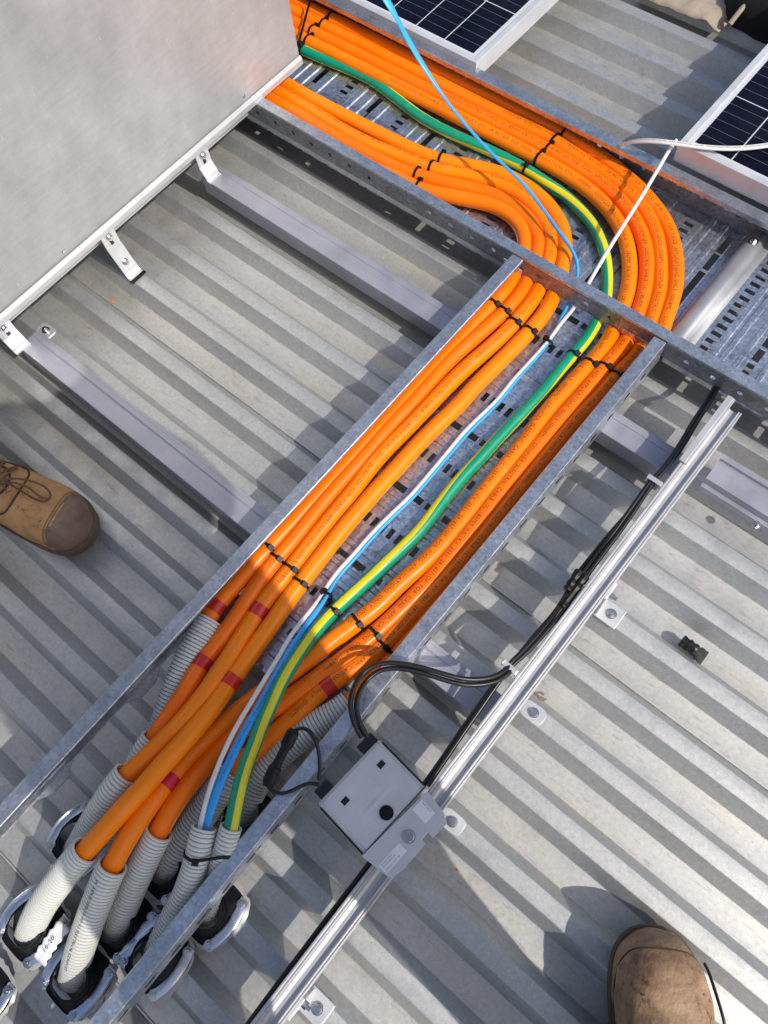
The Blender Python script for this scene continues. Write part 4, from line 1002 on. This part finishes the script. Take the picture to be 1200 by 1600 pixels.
panel('solar panel at the right edge, a white cable lying over its corner', -0.346, 0.60, 1.036, 2.3, 0.158, 0.105, (1, 0))

# ------------------------------------------------------------------ boots and the people wearing them
def boot_parts(parent, origin, dirv, mats, L=0.295, W=0.0575, capline=None, shaft=True, side=1, hs_=1.0):
    """work boot, toe at +u. Returns the surface function (u 0..1 along, a angle) -> world"""
    d = Vector((dirv[0], dirv[1], 0)).normalized(); lf = Vector((-d.y, d.x, 0)); o = Vector(origin)
    def wid(u):
        base = W * (0.66 + 0.34 * math.sin(min(1, max(0, (u - 0.15) / 0.55)) * math.pi / 2) ** 1.3)
        if u > 0.72: base *= max(0.0, 1 - ((u - 0.72) / 0.28) ** 2.6) ** 0.5
        if u < 0.12: base *= max(0.0, 1 - ((0.12 - u) / 0.12) ** 2.4) ** 0.5
        return base
    def hei(u):
        if u > 0.66:
            h = 0.073 - 0.010 * (u - 0.66) / 0.34
            if u > 0.80: h *= max(0.0, 1 - ((u - 0.80) / 0.20) ** 2.6) ** 0.42
            return h
        t = (0.66 - u) / 0.66
        return 0.073 + 0.075 * min(1, t * 1.25) ** 1.25
    def ctr(u): return side * 0.006 * math.sin(u * math.pi)
    z0 = 0.020
    def surf(u, a, off=0.0):
        w_ = wid(u) + off; h = hei(u) * hs_ + off; c, s = math.cos(a), math.sin(a)
        x = w_ * (abs(c) ** 0.58) * (1 if c >= 0 else -1); z = z0 + h * (max(0, s) ** 0.80)
        bulge = 1.0 + 0.03 * math.sin(min(1, max(0, s)) * math.pi)
        p = o + d * (u * L) + lf * (x * bulge + ctr(u)); p.z = o.z + z
        k = noise.noise(p * 60) * 0.0013 + noise.noise(p * 30) * 0.0020 + noise.noise(p * 14) * 0.0026
        if 0.46 < u < 0.74:
            e_ = math.sin((u - 0.46) / 0.28 * math.pi); k -= 0.0026 * e_ * max(0, math.sin(u * 120 + noise.noise(p * 20) * 4)) ** 3 * s
        return p + Vector((0, 0, 1)) * k * s + lf * k * c
    na = 40
    us = [i / 60 for i in range(61)]
    us = sorted(set(us + [0.72 + i * 0.004 for i in range(16)] + [0.9 + i * 0.005 for i in range(20)] + [0.997, 0.999]))
    cap = (lambda u, a: u > capline - 0.035 - 0.012 * abs(math.cos(a))) if capline else None
    b = MB(); rows = [[surf(u, math.pi * j / na) for j in range(na + 1)] for u in us]
    b.grid(rows, False, (lambda i, j: 1 if cap and cap(us[i], math.pi * j / na) else 0))
    b.build('leather_upper', [M[mats[0]], M[mats[1]]], parent, smooth=True, angle=70, merge=True)
    # sole with a welt
    b = MB(); rows = []
    for off, z in ((-0.001, 0.0), (0.0015, 0.001), (0.0022, 0.012), (0.0010, 0.014), (0.0032, 0.016), (0.0034, 0.0205), (0.0022, 0.0225), (-0.006, 0.0228)):
        row = []
        for i in range(61):
            u = 0.002 + 0.996 * i / 60; row.append(o + d * (u * L + (u - 0.5) * 2 * off) + lf * (wid(u) * 1.0 + off + ctr(u)) + Vector((0, 0, z)))
        for i in range(60, -1, -1):
            u = 0.002 + 0.996 * i / 60; row.append(o + d * (u * L + (u - 0.5) * 2 * off) + lf * (-wid(u) * 1.0 - off + ctr(u)) + Vector((0, 0, z)))
        rows.append(row)
    b.grid(rows, True); b.face(rows[0]); b.build('sole', M['sole'], parent, smooth=True, angle=40)
    return surf, d, lf, o
def surf_tube(surf, pts, r, name, m_, parent, n=8, off=0.0):
    P = [surf(u, a, off) for u, a in pts]; pa = Path(P, step=0.002, sm=3)
    tube(pa, r, n).build(name, M[m_], parent, smooth=True, angle=80)

def body(parent, J, edges, mat_, name='clothed_body'):
    me = bpy.data.meshes.new(name); keys = list(J); idx = {k: i for i, k in enumerate(keys)}
    me.from_pydata([J[k][0] for k in keys], [(idx[a], idx[b_]) for a, b_ in edges], [])
    o = bpy.data.objects.new(name, me); C.objects.link(o)
    sk = o.modifiers.new('skin', 'SKIN'); sk.use_smooth_shade = True
    lay = me.skin_vertices[0] if me.skin_vertices else None
    if lay is None:
        bpy.context.view_layer.objects.active = o; bpy.ops.mesh.customdata_skin_add(); lay = me.skin_vertices[0]
    for k in keys:
        r = J[k][1]; r = (r, r) if not isinstance(r, tuple) else r
        lay.data[idx[k]].radius = r; lay.data[idx[k]].use_root = (k == keys[0])
    o.modifiers.new('sub', 'SUBSURF').levels = 2; o.modifiers['sub'].render_levels = 2
    me.materials.append(M[mat_])
    o.parent = parent; o.matrix_parent_inverse = Matrix.Translation(parent.location).inverted()
    bpy.context.view_layer.update()
    dg = bpy.context.evaluated_depsgraph_get(); nm = bpy.data.meshes.new_from_object(o.evaluated_get(dg))
    o.modifiers.clear(); o.data = nm; bpy.data.meshes.remove(me)
    nm.polygons.foreach_set('use_smooth', [True] * len(nm.polygons))
    return o
def V3(x, y, z): return (x, y, z)
def hand_joints(J, E, wrist, dirv, palm_n, root, sidekey):
    """palm and five fingers as chains grown from the wrist joint"""
    d = Vector(dirv).normalized(); nrm = Vector(palm_n).normalized(); s = d.cross(nrm).normalized(); w_ = Vector(wrist)
    J[root + 'palm'] = (tuple(w_ + d * 0.055), (0.034, 0.015)); E.append((root + 'wrist', root + 'palm'))
    for i, (off, ln) in enumerate(((-0.028, 0.070), (-0.010, 0.080), (0.009, 0.076), (0.027, 0.060))):
        k0 = root + 'f%da' % i; k1 = root + 'f%db' % i; k2 = root + 'f%dc' % i
        J[k0] = (tuple(w_ + d * 0.092 + s * off), 0.0095); J[k1] = (tuple(w_ + d * (0.092 + ln * 0.5) + s * off + nrm * 0.012), 0.0088); J[k2] = (tuple(w_ + d * (0.092 + ln * 0.8) + s * off + nrm * 0.034), 0.0075)
        E += [(root + 'palm', k0), (k0, k1), (k1, k2)]
    J[root + 't0'] = (tuple(w_ + d * 0.04 + s * sidekey * 0.038), 0.012); J[root + 't1'] = (tuple(w_ + d * 0.072 + s * sidekey * 0.056 + nrm * 0.015), 0.010)
    E += [(root + 'wrist', root + 't0'), (root + 't0', root + 't1')]

def person(label, feet, facing, lean, seed, boots, base):
    t = thing('person', label, 'person', base)
    return t

# photographer: boot at the bottom right
B2 = Vector((0.241, 0.087, 0)); D2 = Vector((-0.56, 0.83, 0)).normalized()
pg = thing('person', 'person at the bottom right, only a worn brown leather boot in view', 'person', (0.33, -0.10, RIB))
o2 = B2 - D2 * 0.295; o2.z = RIB
surf, d_, l_, oo = boot_parts(pg, o2, D2, ('leather_worn', 'leather_worn'), W=0.0515, side=-1)
surf_tube(surf, [(0.60, 0.10), (0.72, 0.13), (0.82, 0.22), (0.885, 0.42), (0.925, 0.75), (0.938, 1.15), (0.942, 1.57), (0.938, 2.0), (0.925, 2.4), (0.885, 2.72), (0.82, 2.92), (0.72, 3.01), (0.60, 3.04)], 0.0009, 'toe_seam', 'seam', pg, off=0.0002)
surf_tube(surf, [(0.60, 0.6), (0.625, 0.9), (0.635, 1.3), (0.635, 1.7), (0.625, 2.2), (0.60, 2.5)], 0.0011, 'vamp_seam', 'seam', pg, off=0.0002)
back = o2 - D2 * 0.0
o2b = Vector((0.16, -0.46, RIB)) - D2 * 0.1
boot_parts(pg, o2b, Vector((-0.85, 0.5, 0)), ('leather_worn', 'leather_worn'), W=0.0590, side=1)
ak = o2 + D2 * 0.075; ak2 = o2b + Vector((-0.85, 0.5, 0)).normalized() * 0.075
J = {'pelvis': (V3(0.44, -0.07, 0.93), (0.20, 0.17)), 'waist': (V3(0.42, -0.03, 1.06), (0.20, 0.19)), 'chest': (V3(0.38, 0.00, 1.26), (0.22, 0.20)), 'upper': (V3(0.35, -0.01, 1.36), (0.17, 0.13)), 'neck': (V3(0.31, -0.03, 1.44), 0.06),
     'hipR': (V3(0.48, 0.03, 0.84), 0.105), 'kneeR': (V3(0.45, -0.05, 0.49), 0.066), 'ankR': (V3(ak.x, ak.y, 0.135), 0.056),
     'hipL': (V3(0.36, -0.19, 0.86), 0.10), 'kneeL': (V3(0.30, -0.30, 0.49), 0.066), 'ankL': (V3(ak2.x, ak2.y, 0.135), 0.056),
     'shR': (V3(0.42, 0.165, 1.34), 0.085), 'elR': (V3(0.40, 0.175, 1.08), 0.080), 'cufR': (V3(0.17, 0.07, 1.19), 0.036),
     'shL': (V3(0.20, -0.17, 1.34), 0.06), 'elL': (V3(0.08, -0.24, 1.15), 0.046), 'cufL': (V3(0.00, -0.12, 1.19), 0.036)}
E_ = [('pelvis', 'waist'), ('waist', 'chest'), ('chest', 'upper'), ('upper', 'neck'), ('pelvis', 'hipR'), ('hipR', 'kneeR'), ('kneeR', 'ankR'), ('pelvis', 'hipL'), ('hipL', 'kneeL'), ('kneeL', 'ankL'),
      ('upper', 'shR'), ('shR', 'elR'), ('elR', 'cufR'), ('upper', 'shL'), ('shL', 'elL'), ('elL', 'cufL')]
body(pg, J, E_, 'trouser', 'clothed_body')
def head(parent, c, fwd, s=1.0):
    """head with brow, nose, chin and ears, one surface; hair as its own part"""
    f = Vector(fwd).normalized(); r = f.cross(Vector((0, 0, 1))).normalized(); u = r.cross(f)
    Mx = Matrix((r, f, u)).transposed().to_4x4(); Mx.translation = Vector(c); b = MB(); rows = []
    for i in range(29):
        ph = math.pi * (i / 28 - 0.5); row = []
        for j in range(40):
            th = 2 * math.pi * j / 40; x, y, z = math.cos(ph) * math.cos(th) * 0.076, math.cos(ph) * math.sin(th) * 0.095, math.sin(ph) * 0.118
            if z < 0: x *= 1 - 0.30 * (-z / 0.118); y = y * (1 - 0.18 * (-z / 0.118)) + 0.012 * (-z / 0.118)
            if y > 0.05: y += 0.024 * math.exp(-((x / 0.011) ** 2 + ((z + 0.012) / 0.022) ** 2)) - 0.007 * math.exp(-(((abs(x) - 0.032) / 0.014) ** 2 + ((z - 0.006) / 0.012) ** 2)) + 0.005 * math.exp(-((x / 0.024) ** 2 + ((z + 0.055) / 0.009) ** 2))
            if abs(y) < 0.02 and abs(z) < 0.03: x *= 1.10
            row.append(Mx @ Vector((x, y, z)))
        rows.append(row)
    b.grid(rows, True); b.build('head', M['skin'], parent, smooth=True, angle=80)
    b = MB(); rows = []
    for i in range(15):
        ph = math.pi / 2 * (i / 14) ; row = []
        for j in range(40):
            th = 2 * math.pi * j / 40; row.append(Mx @ Vector((math.cos(ph) * math.cos(th) * 0.082, math.cos(ph) * math.sin(th) * 0.101 - 0.004, 0.022 + math.sin(ph) * 0.106)))
        rows.append(row)
    b.grid(rows, True); b.build('hair', M['hair'], parent, smooth=True)
head(pg, (0.24, 0.04, 1.56), (-0.55, 0.45, -0.7))
J = {'Rwrist': (V3(0.14, 0.055, 1.195), 0.028)}; E_ = []; J['Rcuff'] = (V3(0.19, 0.08, 1.19), 0.03); E_.append(('Rcuff', 'Rwrist')); hand_joints(J, E_, J['Rwrist'][0], (-0.9, -0.25, 0.1), (-0.3, 0.3, 1), 'R', 1); body(pg, J, E_, 'skin', 'hand')
J = {'Lwrist': (V3(0.00, -0.085, 1.195), 0.028)}; E_ = []; J['Lcuff'] = (V3(0.0, -0.14, 1.19), 0.03); E_.append(('Lcuff', 'Lwrist')); hand_joints(J, E_, J['Lwrist'][0], (0.15, 0.9, 0.1), (0.2, -0.2, 1), 'L', -1); body(pg, J, E_, 'skin', 'hand')

# colleague: laced boot at the left edge
T1 = Vector((-0.664, -0.002, 0)); D1v = Vector((0.93, 0.27, 0)).normalized()
pc = thing('person', 'person at the left edge, only a laced tan boot with dark toe in view', 'person', (-0.9, -0.08, RIB))
o1 = T1 - D1v * 0.25; o1.z = RIB
surf, d_, l_, oo = boot_parts(pc, o1, D1v, ('leather_tan', 'leather_dark'), L=0.25, W=0.0460, capline=0.905, side=1, hs_=0.85)
for du in (0.0, 0.016):
    surf_tube(surf, [(0.905 - 0.035 - 0.012 * abs(math.cos(a)) - du + 0.002, a) for a in [0.12 + i * 0.145 for i in range(21)]], 0.0010, 'toe_cap_stitching', 'stitch', pc, off=0.0004)
# vamp edge, tongue, eyelets and laces
surf_tube(surf, [(0.36, 0.55), (0.46, 0.62), (0.55, 0.75), (0.60, 1.0), (0.62, 1.3), (0.625, 1.57), (0.62, 1.85), (0.60, 2.15), (0.55, 2.4), (0.46, 2.52), (0.36, 2.6)], 0.0014, 'vamp_edge', 'seam', pc, off=0.0006)
surf_tube(surf, [(0.30, 1.15), (0.42, 1.20), (0.52, 1.28), (0.555, 1.57), (0.52, 1.86), (0.42, 1.94), (0.30, 2.0)], 0.0018, 'tongue_edge', 'seam', pc, off=0.0008)
b = MB()
for i, u in enumerate((0.53, 0.46, 0.39, 0.32, 0.25)):
    for a in (1.05, 2.09):
        p = surf(u, a, 0.0012); q = surf(u, a, 0.004); b.cyl(p, q - p, 0.0034, 0.0016, 14)
b.build('eyelets', M['lace'], pc, smooth=True)
us = (0.53, 0.46, 0.39, 0.32, 0.25)
for i in range(4):
    for a, c in ((1.05, 2.09), (2.09, 1.05)):
        surf_tube(surf, [(us[i], a), ((us[i] * 0.7 + us[i + 1] * 0.3), a * 0.7 + c * 0.3), ((us[i] + us[i + 1]) / 2, (a + c) / 2), (us[i] * 0.3 + us[i + 1] * 0.7, a * 0.3 + c * 0.7), (us[i + 1], c)], 0.0016, 'lace', 'lace', pc, off=0.004)
surf_tube(surf, [(0.53, 1.05), (0.53, 1.57), (0.53, 2.09)], 0.0017, 'lace', 'lace', pc, off=0.004)
def wp_(px, py, z): return at(px, py, z)
for pts in ([(10, 765, .14), (0, 752, .145), (25, 748, .14), (50, 752, .13), (72, 762, .12), (80, 775, .112), (72, 784, .11), (55, 780, .112), (30, 765, .12), (5, 750, .13)], [(-10, 760, .14), (20, 754, .138), (45, 762, .128), (62, 776, .118), (78, 780, .111)]):
    pa = Path([at(*q) for q in pts], step=0.002, sm=5); tube(pa, 0.0016, 8).build('lace', M['lace'], pc, smooth=True)
ak = o1 + D1v * 0.075
o1b = o1 + Vector((-0.10, -0.30, 0)); boot_parts(pc, o1b, Vector((0.95, -0.2, 0)), ('leather_tan', 'leather_dark'), L=0.25, W=0.0460, capline=0.905, side=-1, hs_=0.85); akb = o1b + Vector((0.95, -0.2, 0)).normalized() * 0.075
J = {'pelvis': (V3(-1.07, -0.24, 0.95), (0.12, 0.17)), 'waist': (V3(-1.07, -0.24, 1.08), (0.115, 0.155)), 'chest': (V3(-1.07, -0.24, 1.30), (0.125, 0.18)), 'upper': (V3(-1.07, -0.24, 1.42), (0.10, 0.15)), 'neck': (V3(-1.06, -0.24, 1.50), 0.06),
     'hipL': (V3(-1.07, -0.15, 0.88), 0.095), 'kneeL': (V3(-1.01, -0.12, 0.50), 0.066), 'ankL': (V3(ak.x - 0.02, ak.y, 0.135), 0.056),
     'hipR': (V3(-1.07, -0.33, 0.88), 0.095), 'kneeR': (V3(-1.05, -0.38, 0.50), 0.066), 'ankR': (V3(akb.x, akb.y, 0.135), 0.056),
     'shL': (V3(-1.07, -0.05, 1.40), 0.06), 'elL': (V3(-1.08, 0.0, 1.12), 0.046), 'cufL': (V3(-1.0, -0.02, 0.88), 0.036),
     'shR': (V3(-1.07, -0.43, 1.40), 0.06), 'elR': (V3(-1.08, -0.49, 1.12), 0.046), 'cufR': (V3(-1.0, -0.47, 0.88), 0.036)}
E_ = [('pelvis', 'waist'), ('waist', 'chest'), ('chest', 'upper'), ('upper', 'neck'), ('pelvis', 'hipR'), ('hipR', 'kneeR'), ('kneeR', 'ankR'), ('pelvis', 'hipL'), ('hipL', 'kneeL'), ('kneeL', 'ankL'),
      ('upper', 'shR'), ('shR', 'elR'), ('elR', 'cufR'), ('upper', 'shL'), ('shL', 'elL'), ('elL', 'cufL')]
body(pc, J, E_, 'trouser', 'clothed_body'); head(pc, (-1.04, -0.24, 1.63), (1, 0.1, -0.25))
for s_, y in (('L', -0.02), ('R', -0.47)):
    J = {s_ + 'wrist': (V3(-0.985, y, 0.84), 0.028), s_ + 'cuff': (V3(-1.0, y, 0.89), 0.03)}; E_ = [(s_ + 'cuff', s_ + 'wrist')]; hand_joints(J, E_, J[s_ + 'wrist'][0], (0.1, 0, -1), (0.2, 0.9 if y < -0.2 else -0.9, 0), s_, 1); body(pc, J, E_, 'skin', 'hand')

# ------------------------------------------------------------------ small loose things
c = at(1083, 1016, 0.012); b = MB(); rows = []
d = (at(1100, 1030, .012) - at(1065, 1005, .012)).normalized(); s = Vector((-d.y, d.x, 0))
for i in range(15):
    u = -0.020 + 0.038 * i / 14; k = i / 14; rr = 0.0075 + 0.0012 * math.sin(i * 1.9) if k < 0.7 else 0.0085
    fl = 1.0 if k < 0.55 else 1 - 0.75 * (k - 0.55) / 0.45
    row = []
    for j in range(16):
        a = 2 * math.pi * j / 16; row.append(c + d * u + s * (math.cos(a) * rr * (1.05 + 0.35 * (1 - fl)) + 0.0007 * math.sin(j * 3 + i)) + Vector((0, 0, 0.0095 * fl * (1 + math.sin(a)) / 1.0 - 0.012 + RIB * 0)))
    rows.append(row)
for r_ in rows:
    for k_, p in enumerate(r_): r_[k_] = p + Vector((0, 0, 0.008))
b.grid(rows, True); b.face(rows[0]); b.face(rows[-1])
tag(b.build('plastic_scrap', M['black'], smooth=True, angle=40), 'small crushed black plastic cap lying on the roof right of the long rail', 'plastic cap')
b = MB()
for pts in ([(834, 1082), (842, 1088), (852, 1093)], [(838, 1084), (843, 1081), (850, 1086)], [(840, 1088), (848, 1095), (854, 1092)]):
    pa = Path([at(x, y, 0.031) for x, y in pts], step=0.002, sm=2); tube(pa, lambda l: 0.0016, 8, b=b)
tag(b.build('dry_twig', M['bark'], smooth=True), 'small dry twig on a roof rib beside the long rail', 'twig')
t, _ = black_cable('short dark cord beside the worn brown boot at the bottom right', [[(1101, 1506, .030), (1106, 1515, .040), (1113, 1535, .052), (1121, 1560, .060), (1130, 1590, .064), (1137, 1625, .060)]], r=0.0018, name='dark_cord', cat='cord')
for (px, py, w_) in ((175, 470, .004), (713, 1358, .003)):
    c = at(px, py, 0.001); b = MB(); n = 9; ring = [(c.x + math.cos(2 * math.pi * i / n) * w_ * random.uniform(.5, 1), c.y + math.sin(2 * math.pi * i / n) * w_ * random.uniform(.35, .7), 0.0009 if px < 500 else RIB + 0.0009) for i in range(n)]
    top = [(x * .9 + c.x * .1, y * .9 + c.y * .1, z + 0.0006) for x, y, z in ring]
    b.grid([ring, top], True); b.face(top)
    tag(b.build('plastic_shaving', M['orange']), 'tiny orange plastic shaving on the roof near the %s' % ('big metal box' if px < 500 else 'grey module box'), 'plastic shaving')
# bag and folded canvas at the top right corner
t = thing('black_bag', 'black fabric bag at the very top right corner beyond the right solar panel', 'bag', at(1185, 20, 0.06))
bm_c = at(1238, -12, 0.05)
b = MB(); rows = []
for i in range(13):
    ph = math.pi * (i / 12) * 0.5; row = []
    for j in range(28):
        a = 2 * math.pi * j / 28; e = 3.2; cs, sn = math.cos(a), math.sin(a); rr = 1 / (abs(cs / 0.105) ** e + abs(sn / 0.115) ** e) ** (1 / e) * math.cos(ph) ** 0.5
        p = Vector((bm_c.x + cs * rr, bm_c.y + sn * rr, RIB + 0.08 * math.sin(ph))); row.append(p + Vector((1, 1, 0.5)) * noise.noise(p * 18) * 0.008)
    rows.append(row)
b.grid(rows, True); b.build('bag_body', M['blackbag'], t, smooth=True)
b = MB(); pa = Path([at(1140, 38, .045), at(1158, 15, .06), at(1180, -10, .075)], step=0.004, sm=2); tube(pa, 0.005, 10, b=b); b.build('strap', M['cloth'], t, smooth=True)
b = MB(); cc = at(1075, -8, 0.035); rows = []
for i in range(20):
    row = []
    for j in range(14):
        u, v = i / 19 - .5, j / 13 - .5
        x, y = cc.x + u * 0.20 , cc.y + v * 0.16 + 0.03
        row.append((x, y, RIB + 0.006 + 0.012 * noise.noise(Vector((x * 30, y * 30, 1))) + 0.010 * math.cos(u * 3) * math.cos(v * 3)))
    rows.append(row)
b.grid(rows); tag(b.build('canvas_cloth', M['cloth'], smooth=True, solid=0.003), 'crumpled tan canvas cloth at the top edge, left of the black bag', 'cloth')
